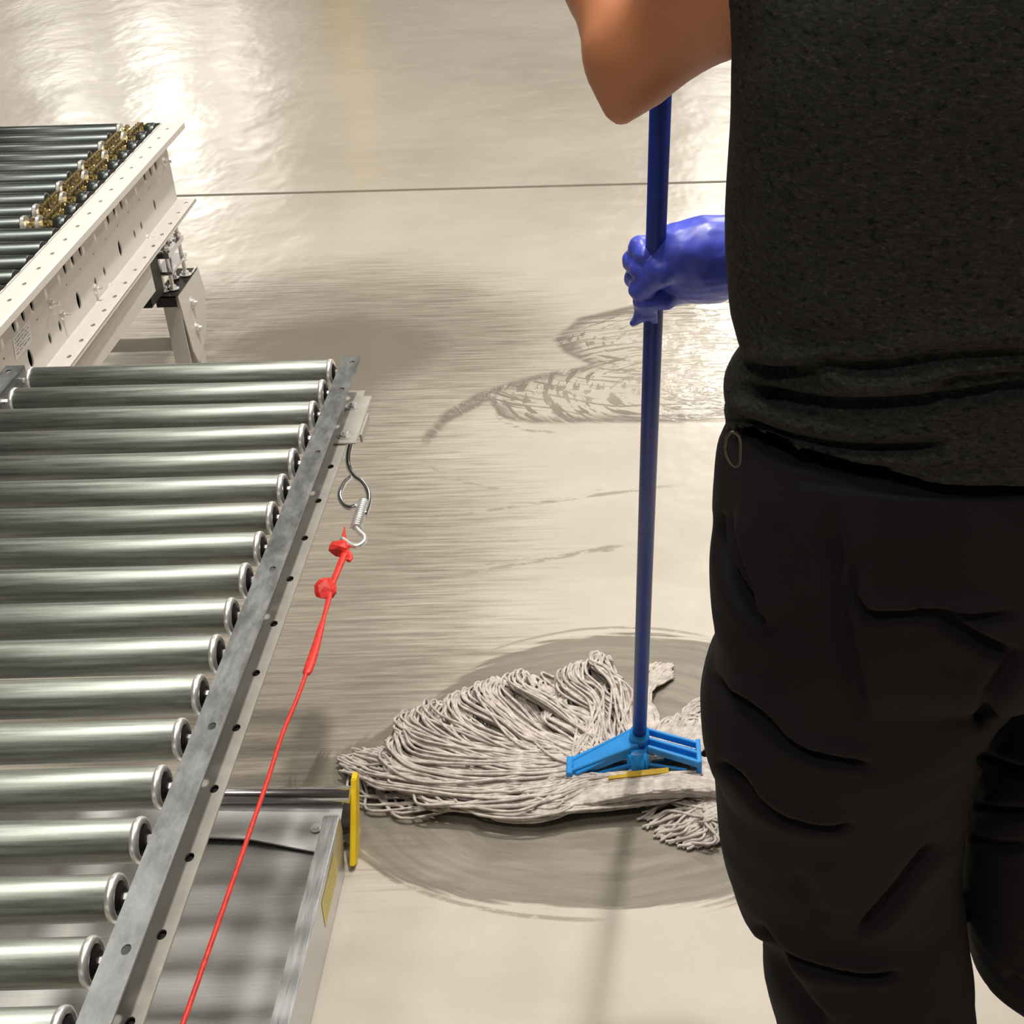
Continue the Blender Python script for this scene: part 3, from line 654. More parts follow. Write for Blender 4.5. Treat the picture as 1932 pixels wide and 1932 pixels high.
bar(bm, L_ + np.array([.01, -.018, .006]), top + np.array([0, -.024, -.030]), .008, .005); bar(bm, top + np.array([0, -.024, -.030]), R_ + np.array([-.02, -.026, .0]), .006, .005)
bar(bm, L_ + np.array([0, -.02, .006]), L_ + np.array([0, .02, .006]), .034, .010); bar(bm, R_ + np.array([0, -.028, .002]), R_ + np.array([0, .028, .002]), .034, .008)
bmesh.ops.bevel(bm, geom=bm.edges[:], offset=.0014, segments=1, affect='EDGES')
cl = obj('clamp', bm, M['blue_clamp'], mp)
bm = bmesh.new(); tube(bm, [HB - hd * .012, HB + hd * .022], [.0175, .0155], 20); obj('socket', bm, M['blue_clamp'], cl, True)
bm = bmesh.new(); c0 = HB + np.array([-.003, -.026, -.035]); box(bm, c0 - np.array([.0175, .010, .040]), c0 + np.array([.0175, .008, .036]), .007); obj('latch', bm, M['blue_clamp'], cl, True)
bm = bmesh.new(); bar(bm, onz(1148, 1469, .044), onz(1262, 1457, .046), .010, .012); obj('wear_strip', bm, M['strip'], cl)['label'] = 'yellow strip under the clamp'
# yarn
def bez(pts, n): return catmull(pts, n)
tips = np.array([(1150, 1252), (1120, 1243), (1075, 1258), (1030, 1276), (985, 1266), (945, 1280), (905, 1298), (862, 1305), (825, 1322), (790, 1345), (752, 1360), (738, 1395), (690, 1420), (640, 1440), (655, 1456), (700, 1462), (745, 1478), (790, 1490), (850, 1505)], float)
def lerp_list(A, s):
    x = s * (len(A) - 1); i = min(int(x), len(A) - 2); f = x - i; return A[i] * (1 - f) + A[i + 1] * f
vall, fall = [], []
def strand(px, zs, r=.0023, n=30, seg=5, wig=2.2):
    P2 = catmull(px, n); Z = np.interp(np.linspace(0, 1, n), np.linspace(0, 1, len(zs)), zs)
    ph = RNG.uniform(0, 6.28, 3); fr = RNG.uniform(2, 6, 3); s = np.linspace(0, 1, n)
    wx_ = wig * (np.sin(fr[0] * 3 * s + ph[0]) + .6 * np.sin(fr[1] * 4 * s + ph[1])) * np.minimum(1, s * 4)
    pts = np.array([onz(p[0] + w1, p[1] + w1 * .7, max(z, .003)) for p, z, w1 in zip(P2, Z, wx_)])
    d = np.gradient(pts, axis=0); d /= np.linalg.norm(d, axis=1)[:, None] + 1e-9
    up = np.array([0, 0, 1.]); a = np.cross(d, up); a /= np.linalg.norm(a, axis=1)[:, None] + 1e-6; b = np.cross(d, a)
    base = sum(len(v) for v in vall)
    th = np.linspace(0, 2 * PI, seg, endpoint=False)[None, :, None]
    rr_ = (r * (1 + .12 * np.sin(np.arange(n) * 2.1 + ph[2])))[:, None, None]
    V_ = pts[:, None] + rr_ * (np.cos(th) * a[:, None] + np.sin(th) * b[:, None]); vall.append(V_.reshape(-1, 3))
    i = np.arange(n - 1)[:, None] * seg; k = np.arange(seg)[None]; k1 = (k + 1) % seg
    fall.append(base + np.stack([i + k, i + k1, i + seg + k1, i + seg + k], -1).reshape(-1, 4))
NC = 46
CL = [dict(s=(k + RNG.uniform(.1, .9)) / NC, q=1. if RNG.uniform() < .62 else RNG.uniform(.5, .9), curl=RNG.uniform(25, 80), dn=RNG.uniform(50, 95), hx=RNG.uniform(6, 30), hy=RNG.uniform(6, 34), st=np.array([RNG.uniform(1090, 1225), RNG.uniform(1418, 1450)]), b=RNG.normal(0, 7, 2)) for k in range(NC)]
for i in range(620):
    k = CL[RNG.integers(NC)]; s = np.clip(k['s'] + RNG.normal(0, .012), 0, 1); tp = lerp_list(tips, s) + k['b'] + RNG.normal(0, 4, 2)
    q_ = k['q'] * RNG.uniform(.93, 1.0)
    if q_ < .93: tp = np.array([1130, 1430.]) + (tp - np.array([1130, 1430.])) * q_
    st = k['st'] + RNG.normal(0, 1, 2) * (16, 7); lay = RNG.uniform(0, 1)
    if s < .62:
        dn = k['dn'] * (1 - .3 * s) * q_ + RNG.normal(0, 4); cu = k['curl'] + RNG.normal(0, 6)
        m2 = tp + np.array([cu, dn]); m1 = st * .45 + m2 * .55 + np.array([RNG.uniform(-18, 6), RNG.uniform(5, 24)])
        mid = tp + np.array([cu * .08 - 4, dn * .38]); apex = tp + np.array([4., 2.]); end = tp + np.array([k['hx'] + RNG.normal(0, 3), k['hy'] + RNG.normal(0, 4)])
        z1 = .016 + .030 * lay
        strand([st, m1, m2, mid, apex, end], [.034, z1 + .006, z1, z1 * .9, .010 + .014 * lay, .005 + .010 * lay], r=.00265, n=38, wig=1.6)
    else:
        m2 = tp + np.array([RNG.uniform(60, 110), RNG.uniform(10, 45)]); m1 = st * .5 + m2 * .5 + np.array([0, RNG.uniform(10, 50)]); mid = tp + np.array([35, RNG.uniform(4, 22)])
        z1 = .014 + .026 * lay
        strand([st, m1, m2, mid, tp], [.034, z1 + .006, z1, z1 * .8, .006 + .012 * lay], r=.0026, n=34, wig=2.4)
for i in range(330): # even under layer
    s = RNG.uniform(0, .8); tp = np.array([1130, 1430.]) + (lerp_list(tips, s) - np.array([1130, 1430.])) * RNG.uniform(.72, .98) + RNG.normal(0, 5, 2); st = np.array([RNG.uniform(1090, 1235), RNG.uniform(1410, 1450)])
    cu, dn = RNG.uniform(15, 60), RNG.uniform(40, 80)
    strand([st, st * .5 + (tp + (cu, dn)) * .5 + (0, 8), tp + (cu, dn), tp + (cu * .2, dn * .4), tp, tp + (RNG.uniform(4, 22), RNG.uniform(0, 20))], [.026, .016, .010, .007, .005, .004], r=.0025, n=32, wig=3)
for i in range(260): # lower belly sweeping left from under the clamp
    f = RNG.uniform(0, 1); st = np.array([RNG.uniform(1090, 1330), 1462 + RNG.uniform(-8, 14)])
    belly = 1478 + 56 * f; lay = RNG.uniform(0, 1)
    pts = [st, (st[0] - 60, belly - 20 + max(0, 1200 - st[0]) * .05), (1060 - RNG.uniform(0, 40), belly), (960 - RNG.uniform(0, 60), belly - 12 * (1 - f)), (860 - RNG.uniform(0, 70), 1450 + 48 * f), (RNG.uniform(690, 800), 1425 + 50 * f + RNG.uniform(-10, 10))]
    strand(pts, [.036, .030 + .02 * (1 - f), .012 + .026 * lay, .010 + .02 * lay, .01 + .014 * lay, .005 + .008 * lay], n=38)
for i in range(150): # roll of yarn under the clamp
    f = RNG.uniform(0, 1); dy = RNG.uniform(-16, 16); z0 = .022 + .02 * (1 - ((dy + 2) / 18) ** 2)
    dy += 5
    pts = [(1045 + RNG.uniform(-20, 20), 1512 + dy), (1110, 1503 + dy), (1170, 1490 + dy), (1230, 1482 + dy), (1290, 1478 + dy), (1345, 1482 + dy), (1400, 1490 + dy)]
    strand(pts, [z0 - .012, z0, z0 + .012, z0 + .018, z0 + .016, z0 + .006, z0], n=34, r=.0028, wig=3.0)
for i in range(80): # short clump right of the handle
    st = (RNG.uniform(1190, 1240), RNG.uniform(1385, 1410)); tp = (RNG.uniform(1238, 1272), RNG.uniform(1250, 1275))
    strand([st, (st[0] - RNG.uniform(-5, 15), 1345), (1215 + RNG.uniform(-14, 12), 1305 + RNG.uniform(-8, 8)), (tp[0] - 22, tp[1] + 16), tp], [.03, .03, .02, .012, .006], n=26)
for i in range(200): # right side fan behind the leg
    f = RNG.uniform(0, 1); st = (RNG.uniform(1225, 1320), RNG.uniform(1390, 1425)); tp = (RNG.uniform(1330, 1500), 1290 + 125 * f + RNG.uniform(-8, 8))
    strand([st, (st[0] + 20, st[1] - 14 - 30 * (1 - f)), (1290 + 20 * f, 1350 + 50 * f + RNG.uniform(-9, 9)), (1325, 1318 + 88 * f + RNG.uniform(-8, 8)), tp], [.034, .032, .022 + RNG.uniform(0, .01), .015 + RNG.uniform(0, .012), .006], n=26)
for i in range(130): # lower right clump, tips turned back to the left
    f = RNG.uniform(0, 1); st = (1420 + RNG.uniform(-10, 30), 1450 + 40 * f); tx = RNG.uniform(1200, 1360); ty = np.interp(tx, [1200, 1230, 1290, 1360], [1545, 1580, 1603, 1590]) - RNG.uniform(0, 1) ** 1.3 * 50
    strand([st, (1375, 1480 + 50 * f), (1330, 1508 + 40 * f + RNG.uniform(-8, 8)), (tx + RNG.uniform(35, 75), ty - 22 + RNG.uniform(-14, 10)), (tx + 14, ty - 6), (tx, ty)], [.03, .026, .016 + RNG.uniform(0, .014), .013 + RNG.uniform(0, .01), .008, .004], n=28, r=.0026)
for i in range(120): # over the clamp's right end
    st = (RNG.uniform(1300, 1345), RNG.uniform(1432, 1470)); strand([st, (st[0] + 25, st[1] + RNG.uniform(-10, 30)), (1420, RNG.uniform(1430, 1530))], [.03, .03, .012], n=14)
me = mesh_np('yarn', np.vstack(vall), np.vstack(fall)); yo = link('yarn', me, M['yarn'], mp, True); yo['kind'] = 'stuff'; yo['label'] = 'grey white cotton mop strings'

# ------------------------------------------------------------------ signed distance modelling for the figure
def surface_nets(fn, lo, hi, h):
    lo = np.array(lo, float); n = np.ceil((np.array(hi) - lo) / h).astype(int) + 1
    ax = [lo[i] + h * np.arange(n[i]) for i in range(3)]
    X, Y, Z = np.meshgrid(*ax, indexing='ij'); f = fn(X, Y, Z).astype(np.float32)
    s = f < 0; nc = n - 1
    cnt = np.zeros(nc, np.int8)
    for a in (0, 1):
        for b in (0, 1):
            for c in (0, 1): cnt += s[a:nc[0] + a, b:nc[1] + b, c:nc[2] + c]
    act = (cnt > 0) & (cnt < 8); idx = -np.ones(nc, np.int64); I = np.argwhere(act); idx[act] = np.arange(len(I))
    acc = np.zeros((len(I), 3)); num = np.zeros(len(I)); cor = [(a, b, c) for a in (0, 1) for b in (0, 1) for c in (0, 1)]
    for p in cor:
        for ax_ in range(3):
            if p[ax_]: continue
            q_ = list(p); q_[ax_] = 1
            fa = f[I[:, 0] + p[0], I[:, 1] + p[1], I[:, 2] + p[2]]; fb = f[I[:, 0] + q_[0], I[:, 1] + q_[1], I[:, 2] + q_[2]]
            m = (fa < 0) != (fb < 0); t_ = np.where(m, fa / (fa - fb + 1e-20), 0)
            pos = np.tile(np.array(p, float), (len(I), 1)); pos[:, ax_] = t_
            acc[m] += pos[m]; num[m] += 1
    V_ = lo + (I + acc / num[:, None]) * h
    quads = []
    for ax_ in range(3):
        b, c = (ax_ + 1) % 3, (ax_ + 2) % 3
        sl0 = [slice(None)] * 3; sl1 = [slice(None)] * 3; sl0[ax_] = slice(0, -1); sl1[ax_] = slice(1, None)
        ch = s[tuple(sl0)] != s[tuple(sl1)]; E_ = np.argwhere(ch); ok = (E_[:, b] > 0) & (E_[:, c] > 0) & (E_[:, b] < nc[b]) & (E_[:, c] < nc[c]); E_ = E_[ok]
        flip = s[tuple(sl0)][E_[:, 0], E_[:, 1], E_[:, 2]]
        def cell(db, dc):
            q_ = E_.copy(); q_[:, b] += db; q_[:, c] += dc; return idx[q_[:, 0], q_[:, 1], q_[:, 2]]
        Q = np.stack([cell(-1, -1), cell(0, -1), cell(0, 0), cell(-1, 0)], 1); Q[~flip] = Q[~flip][:, ::-1]; quads.append(Q)
    Q = np.vstack(quads); return V_, Q[(Q >= 0).all(1)]
def smin(a, b, k):
    h = np.clip(.5 + .5 * (b - a) / k, 0, 1); return b * (1 - h) + a * h - k * h * (1 - h)
def cone(X, Y, Z, a, b, ra, rb):
    a, b = np.array(a, float), np.array(b, float); e = b - a; L = e @ e
    t_ = np.clip(((X - a[0]) * e[0] + (Y - a[1]) * e[1] + (Z - a[2]) * e[2]) / L, 0, 1)
    return np.sqrt((X - a[0] - t_ * e[0]) ** 2 + (Y - a[1] - t_ * e[1]) ** 2 + (Z - a[2] - t_ * e[2]) ** 2) - (ra + (rb - ra) * t_)
def ell(X, Y, Z, c, r):
    k0 = np.sqrt(((X - c[0]) / r[0]) ** 2 + ((Y - c[1]) / r[1]) ** 2 + ((Z - c[2]) / r[2]) ** 2); return (k0 - 1) * min(r)
def prof(X, Y, Z, zs, cx, cy, rx, ry, pw=2.3):
    z = Z[0, 0]; i = lambda a: np.interp(z, zs, a)[None, None, :]
    k = (np.abs((X - i(cx)) / i(rx)) ** pw + np.abs((Y - i(cy)) / i(ry)) ** pw) ** (1 / pw); return (k - 1) * np.minimum(i(rx), i(ry))
YP = .98
def sil(pts, Y=YP):
    q_ = np.array([ony(x, y, Y) for x, y in pts]); o = np.argsort(q_[:, 2]); return q_[o, 2], q_[o, 0]
def normals(V_, Q):
    n = np.zeros_like(V_); a, b, c, d = (V_[Q[:, i]] for i in range(4)); fn = np.cross(c - a, d - b)
    for i in range(4): np.add.at(n, Q[:, i], fn)
    return n / (np.linalg.norm(n, axis=1)[:, None] + 1e-12)
def relax(V_, Q, it=2):
    n = len(V_); e = np.vstack([Q[:, [0, 1]], Q[:, [1, 2]], Q[:, [2, 3]], Q[:, [3, 0]]])
    for _ in range(it):
        s = np.zeros_like(V_); c = np.zeros(n); np.add.at(s, e[:, 0], V_[e[:, 1]]); np.add.at(s, e[:, 1], V_[e[:, 0]]); np.add.at(c, e[:, 0], 1); np.add.at(c, e[:, 1], 1)
        V_ = V_ * .5 + .5 * s / c[:, None]
    return V_
def folds(V_, N_, lst, YB_):
    """creases drawn as polylines on the side of the cloth facing back: (pixels, depth, width)"""
    d_all = np.zeros(len(V_)); back = np.clip(-N_[:, 1] * 2.5 + .6, 0, 1)
    for px, dep, wd in lst:
        P_ = catmull(px, 40) if len(px) > 2 else np.array(px, float)
        for k in range(1): pass
        pts = []
        for x, y in P_:
            d = ray(x, y)   # nearest cloth vertex along this sight line gives the real depth
            pts.append(ony(x, y, YB_))
        W_ = np.array(pts)[:, [0, 2]]; best = np.full(len(V_), 1e9); side = np.zeros(len(V_)); tt = np.zeros(len(V_))
        # project vertices on the reference plane so creases follow the body
        k_ = YB_ / V_[:, 1]; q_ = np.stack([V_[:, 0] * k_, HC + (V_[:, 2] - HC) * k_], 1)
        for j, (a, b) in enumerate(zip(W_, W_[1:])):
            e = b - a; L = e @ e + 1e-12; t_ = np.clip(((q_ - a) @ e) / L, 0, 1); r_ = q_ - a - t_[:, None] * e; dd = np.hypot(r_[:, 0], r_[:, 1])
            m = dd < best; best[m] = dd[m]; side[m] = np.sign(e[0] * r_[m, 1] - e[1] * r_[m, 0]); tt[m] = (j + t_[m]) / (len(W_) - 1)
        fade = np.clip(np.minimum(tt, 1 - tt) * 7, 0.0, 1)
        sd = best * side
        g = -dep * np.exp(-(sd / wd) ** 2) + .32 * dep * np.exp(-((sd - 2.2 * wd) / (2.2 * wd)) ** 2) + .1 * dep * np.exp(-((sd + 2.2 * wd) / (1.8 * wd)) ** 2)
        d_all += g * fade * back
    return V_ + N_ * d_all[:, None]
def noise3(V_, s, seed=0):
    r = np.random.default_rng(seed); o = 0
    for k in range(6):
        w_ = r.normal(0, s, 3); o = o + np.sin(V_ @ w_ + r.uniform(0, 6.28)) / 6
    return o
pn = thing('person', 'person in a charcoal tee and black cargo trousers seen from behind, holding the mop', 'person', loc=(0, 0, 0))
CXP = .310
# ---- T-shirt
zt, xt = sil([(1412, 0), (1392, 60), (1376, 140), (1373, 200), (1370, 300), (1368, 420), (1371, 500), (1380, 600), (1394, 650), (1402, 672), (1408, 690), (1380, 712), (1367, 735), (1366, 757), (1371, 778), (1367, 790), (1369, 806), (1385, 830)])
ZHEM = .935
zs = np.concatenate([[ZHEM - .06], zt, [1.40, 1.46, 1.52, 1.56]]); xl = np.concatenate([[xt[0] + .004], xt, [.125, .15, .20, .25]])
rx = CXP - xl; ry = np.interp(zs, [.9, 1.0, 1.04, 1.1, 1.3, 1.45, 1.56], [.148, .150, .150, .140, .135, .115, .07]); cyp = np.interp(zs, [.9, 1.1, 1.4, 1.56], [.985, .99, 1.0, 1.02])
EL = ony(1196, 112, 1.06); SH = np.array([.165, 1.0, 1.455]); HANDL = HB + hd * 1.41
SHR = np.array([CXP * 2 - .165, 1.0, 1.455]); ELR = np.array([.47, 1.24, 1.17])
def f_tee(X, Y, Z):
    d = prof(X, Y, Z, zs, np.full(len(zs), CXP), cyp, rx, ry, 2.25)
    a = SH + (EL - SH) * .34; b = SHR + (ELR - SHR) * .45
    d = smin(d, cone(X, Y, Z, SH, a, .068, .066), .04); d = smin(d, cone(X, Y, Z, SHR, b, .068, .068), .04)
    # hem height dips towards the middle of the back
    hem = np.interp(X[:, 0, 0], hemx, hemz)[:, None, None]
    return np.maximum(d, hem - Z)
hq = np.array([ony(x, y, yy) for x, y, yy in [(1330, 808, .98), (1368, 820, .98), (1392, 840, .93), (1420, 858, .90), (1460, 878, .875), (1500, 892, .86), (1600, 914, .84), (1700, 930, .835), (1770, 938, .835), (1932, 934, .835), (2100, 920, .84)]])
hemx = np.concatenate([hq[:, 0], [.60]]); hemz = np.concatenate([hq[:, 2], [hq[0, 2]]])
V_, Q = surface_nets(f_tee, (-.02, .78, .86), (.66, 1.2, 1.58), .0036); V_ = relax(V_, Q, 2); N_ = normals(V_, Q)
TF = [([(1405, 690), (1450, 700), (1500, 698), (1560, 690), (1600, 694), (1680, 690)], .010, .006),
      ([(1372, 738), (1430, 738), (1490, 748), (1560, 762), (1650, 762), (1740, 756), (1830, 742), (1932, 728), (2000, 720)], .014, .0065),
      ([(1400, 688), (1440, 700), (1500, 712), (1530, 712), (1550, 735)], .010, .006),
      ([(1600, 706), (1680, 692), (1760, 680), (1850, 672), (1932, 668), (2000, 664)], .010, .007),
      ([(1755, 738), (1800, 715), (1870, 708), (1932, 700), (2000, 698)], .010, .0055),
      ([(1375, 778), (1420, 802), (1480, 824), (1560, 842), (1640, 848), (1720, 846), (1800, 838)], .013, .006),
      ([(1370, 795), (1400, 812), (1450, 835), (1500, 850)], .006, .005),
      ([(1480, 655), (1540, 648), (1600, 652), (1680, 660)], .004, .012),
      ([(1395, 330), (1400, 450), (1410, 560), (1440, 640)], .003, .014),
      ([(1370, 880), (1500, 868), (1640, 885), (1780, 892), (1932, 885)], .0022, .004)]
V_ = folds(V_, N_, [(a, b * 1.15, c * .78) for a, b, c in TF], .86)
V_ += N_ * (.004 * noise3(V_, 22, 1) + .002 * noise3(V_, 50, 2))[:, None] * (1)
link('t_shirt', mesh_np('t_shirt', V_, Q), M['tee'], pn, True)['label'] = 'charcoal heather t-shirt'
# ---- trousers
def left_of(p): return sil(p)
zl, xl_ = sil([(1368, 820), (1360, 860), (1353, 910), (1351, 1000), (1350, 1080), (1351, 1160), (1350, 1230), (1346, 1262), (1332, 1288), (1324, 1320), (1322, 1350), (1326, 1390), (1340, 1425), (1350, 1442), (1351, 1500), (1353, 1570), (1364, 1620), (1380, 1670), (1396, 1708), (1418, 1728), (1430, 1745), (1440, 1790), (1452, 1850), (1464, 1895), (1475, 1932)])
zr_, xr_ = sil([(1925, 1215), (1905, 1260), (1872, 1310), (1860, 1360), (1850, 1400), (1836, 1460), (1826, 1530), (1821, 1600), (1824, 1680), (1830, 1750), (1838, 1830), (1840, 1932)])
ZA = np.array([0.06, .12]); zz_ = np.linspace(.045, 1.06, 90)
lx = np.interp(zz_, np.concatenate([[.05, .15], zl]), np.concatenate([[.150, .142], xl_]))
rxx = np.interp(zz_, np.concatenate([[.05, .15], zr_]), np.concatenate([[.300, .305], xr_]))
zc_ = zr_.max(); hi = zz_ > zc_; lx = lx + np.clip((zz_ - 1.01) * .9, 0, .1)
rxx = np.where(hi, np.minimum(rxx, CXP + .0) + 0 * zz_, rxx)
lx_c = (lx + rxx) / 2; lx_r = (rxx - lx) / 2
lry = np.interp(zz_, [.05, .3, .5, .75, .88, .96, 1.05], [.085, .098, .105, .13, .12, .06, .05]); lcy = np.interp(zz_, [.05, .3, .5, .8, 1.05], [.97, .98, 1.0, .985, .985])
# right leg: stands a little wider
ql = np.array([ony(x, y, YP + .03) for x, y in [(1842, 1862), (1932, 1930)]])
rl = np.interp(zz_, [.05, .15, ql[1, 2], ql[0, 2], .42, .60, zc_, 1.05], [.47, .45, ql[1, 0], ql[0, 0], .325, .318, .33, .33])
rrr = np.interp(zz_, [.05, .3, .5, .8, 1.05], [.165, .18, .20, .225, .215]); rc_x = rl + rrr / 2 + .004; rr_x = rrr / 2
rcy = np.interp(zz_, [.05, .3, .5, .8, 1.05], [1.09, 1.06, 1.02, 1.0, .985])
def f_tr(X, Y, Z):
    a = prof(X, Y, Z, zz_, lx_c, lcy, lx_r, lry, 2.4); b = prof(X, Y, Z, zz_, rc_x, rcy, rr_x, lry, 2.4)
    hz = np.array([zc_ - .05, zc_, .9, 1.0, 1.06]); hl = np.interp(hz, zl, xl_)
    h_ = prof(X, Y, Z, hz, np.full(5, CXP), np.full(5, .985), (CXP - hl) - np.array([0, 0, 0, .002, .02]), np.array([.115, .14, .146, .146, .140]), 2.5); h_ = -smin(-h_, -((zc_ + .01) - Z), .05)
    d = np.minimum(a, b); d = smin(d, h_, .012)
    return np.maximum(np.maximum(d, Z - 1.035), .05 - Z)
V_, Q = surface_nets(f_tr, (-.02, .78, .03), (.66, 1.24, 1.05), .0042); V_ = relax(V_, Q, 3); N_ = normals(V_, Q)
PF = [([(1352, 960), (1365, 1030), (1390, 1090), (1415, 1140), (1440, 1175)], .016, .006), ([(1378, 960), (1400, 1040), (1425, 1110), (1438, 1180)], .008, .005),
      ([(1345, 1268), (1375, 1305), (1410, 1325), (1450, 1358), (1480, 1395), (1530, 1425), (1600, 1440), (1648, 1452)], .012, .0055),
      ([(1350, 1432), (1395, 1460), (1430, 1510), (1480, 1545), (1550, 1562), (1615, 1560)], .012, .0055),
      ([(1612, 1045), (1607, 1090), (1608, 1120), (1640, 1158), (1700, 1163), (1760, 1160), (1850, 1166), (1932, 1160)], .009, .005),
      ([(1765, 1162), (1820, 1195), (1870, 1222), (1905, 1235)], .012, .007),
      ([(1925, 1225), (1900, 1270), (1868, 1320), (1858, 1380)], .009, .008),
      ([(1560, 960), (1575, 1080), (1590, 1200), (1610, 1290), (1625, 1370)], .008, .010),
      ([(1770, 1590), (1720, 1650), (1670, 1710), (1620, 1765)], .012, .008),
      ([(1425, 1738), (1470, 1785), (1540, 1820), (1620, 1838), (1700, 1838)], .014, .007),
      ([(1440, 1760), (1480, 1830), (1520, 1890), (1560, 1940)], .010, .010),
      ([(1850, 1425), (1900, 1450), (1960, 1460)], .010, .007), ([(1835, 1520), (1880, 1532), (1960, 1535)], .010, .007), ([(1830, 1580), (1870, 1595), (1930, 1600)], .006, .008),
      ([(1900, 1840), (1932, 1868), (1990, 1900)], .008, .008), ([(1500, 1640), (1530, 1700), (1560, 1740)], .004, .012), ([(1480, 900), (1700, 925), (1932, 925)], .004, .006)]
V_ = folds(V_, N_, [(a, b * 1.35, c * .8) for a, b, c in PF], .86); V_ += N_ * (.004 * noise3(V_, 18, 5) + .0015 * noise3(V_, 45, 6))[:, None]
tr = link('trousers', mesh_np('trousers', V_, Q), M['twill'], pn, True); tr['label'] = 'black cargo trousers'
# raised back pocket flap laid on the cloth surface
def on_cloth(px, off):
    out = []
    for x, y in px:
        d = ray(x, y); d = d / np.linalg.norm(d); rel = V_ - EYE; t_ = rel @ d; dist = np.linalg.norm(rel - t_[:, None] * d, axis=1)
        m = dist < .008
        if not m.any(): m = dist < dist.min() + .004
        tb = t_[m].min(); out.append(EYE + d * (tb - off))
    return np.array(out)
def patch(name, quadpx, nu, nv, off, th, mat, parent):
    (a, b, c, d) = [np.array(q_, float) for q_ in quadpx]; bm = bmesh.new(); g = []
    for j in range(nv + 1):
        v_ = j / nv; row = []
        for i in range(nu + 1):
            u_ = i / nu; row.append((a * (1 - u_) + b * u_) * (1 - v_) + (d * (1 - u_) + c * u_) * v_)
        g.append(row)
    P3 = on_cloth([p for r_ in g for p in r_], off)
    P3[:, 1] = P3[:, 1]
    top_ = [bm.verts.new(p) for p in P3]; bot = [bm.verts.new(p + np.array([0, th, 0])) for p in P3]
    W2 = nu + 1
    for j in range(nv):
        for i in range(nu):
            k = j * W2 + i; bm.faces.new((top_[k], top_[k + 1], top_[k + W2 + 1], top_[k + W2])); bm.faces.new((bot[k], bot[k + W2], bot[k + W2 + 1], bot[k + 1]))
    for i in range(nu):
        for j in (0, nv): k = j * W2 + i; bm.faces.new((top_[k], top_[k + 1], bot[k + 1], bot[k]))
    for j in range(nv):
        for i in (0, nu): k = j * W2 + i; bm.faces.new((top_[k], top_[k + W2], bot[k + W2], bot[k]))
    return obj(name, bm, mat, parent, True)
# clip ring at the waistband
ring = [(1369, 846), (1373, 862), (1382, 876), (1391, 880), (1397, 872), (1398, 855), (1398, 835), (1394, 822), (1382, 815), (1372, 825)]
P3 = on_cloth(ring, .004); ym = P3[:, 1].min(); P3 = np.array([ony(x, y, ym - .002) for x, y in ring]); P3 = np.vstack([P3, P3[:1]])
bm = bmesh.new(); tube(bm, catmull(P3, 50), .0014, 8); cr_ = obj('clip_ring', bm, simple('dull_ring_metal', (.12, .12, .08), .35, .8), pn, True); cr_['label'] = 'small dull metal clip ring at the waistband'
# ---- shoes
for cx0, cy0, rot in ((.215, 1.02, .06), (.575, 1.13, -.15)):
    def f_sh(X, Y, Z):
        c, s = math.cos(rot), math.sin(rot); x = (X - cx0) * c + (Y - cy0) * s; y = -(X - cx0) * s + (Y - cy0) * c
        d = smin(ell(x, y, Z, (0, .03, .045), (.048, .145, .045)), ell(x, y, Z, (0, -.06, .07), (.038, .055, .065)), .03); d = smin(d, ell(x, y, Z, (.003, .11, .03), (.05, .06, .032)), .02)
        return np.maximum(d, .001 - Z)
    Vs, Qs = surface_nets(f_sh, (cx0 - .12, cy0 - .2, -.006), (cx0 + .12, cy0 + .24, .15), .005); link('shoe', mesh_np('shoe', Vs, Qs), M['rubber'], pn, True)
# ---- body: head, neck, trunk and both arms as one skin
WL = np.array(HANDL) + np.array([-.006, -.035, -.015]); WR = ony(1365, 488, 1.40)
HC_ = np.array([CXP - .02, 1.03, 1.70])
def f_body(X, Y, Z):
    d = cone(X, Y, Z, (CXP, 1.0, 1.0), (CXP, 1.0, 1.38), .10, .10); d = smin(d, cone(X, Y, Z, SH, SHR, .05, .05), .06)
    d = smin(d, cone(X, Y, Z, (CXP, 1.0, 1.42), (CXP - .01, 1.02, 1.60), .058, .054), .04)
    hd_ = ell(X, Y, Z, HC_, (.077, .098, .112)); hd_ = smin(hd_, ell(X, Y, Z, HC_ + (0, .045, -.07), (.052, .055, .05)), .03)
    hd_ = smin(hd_, cone(X, Y, Z, HC_ + (0, .098, .01), HC_ + (0, .118, -.032), .009, .015), .012)
    for s_ in (-1, 1):
        hd_ = smin(hd_, ell(X, Y, Z, HC_ + (s_ * .079, -.005, -.012), (.010, .018, .032)), .006)
        hd_ = np.maximum(hd_, -(ell(X, Y, Z, HC_ + (s_ * .031, .105, .012), (.016, .012, .009))))
        hd_ = smin(hd_, ell(X, Y, Z, HC_ + (s_ * .031, .086, .012), (.013, .012, .011)), .002)
    hd_ = smin(hd_, ell(X, Y, Z, HC_ + (0, .098, -.060), (.024, .010, .008)), .006)
    d = smin(d, hd_, .025)
    um = SH * .45 + EL * .55
    u = smin(cone(X, Y, Z, SH, um, .056, .053), cone(X, Y, Z, um, EL + (.004, .0, .0), .052, .034), .03)
    fm = EL * .62 + WL * .38 + np.array([-.020, 0, 0])
    fa = smin(cone(X, Y, Z, EL + (-.004, .004, .006), fm, .033, .045), cone(X, Y, Z, fm, WL, .044, .027), .02)
    u = smin(u, fa, .022); u = smin(u, cone(X, Y, Z, EL + (-.004, -.012, -.004), EL + (-.012, -.012, -.034), .022, .011), .022)
    d = smin(d, u, .03)
    r_ = smin(cone(X, Y, Z, SHR, ELR, .052, .042), cone(X, Y, Z, ELR, WR + (.06, 0, .0), .043, .030), .02)
    return smin(d, r_, .03)
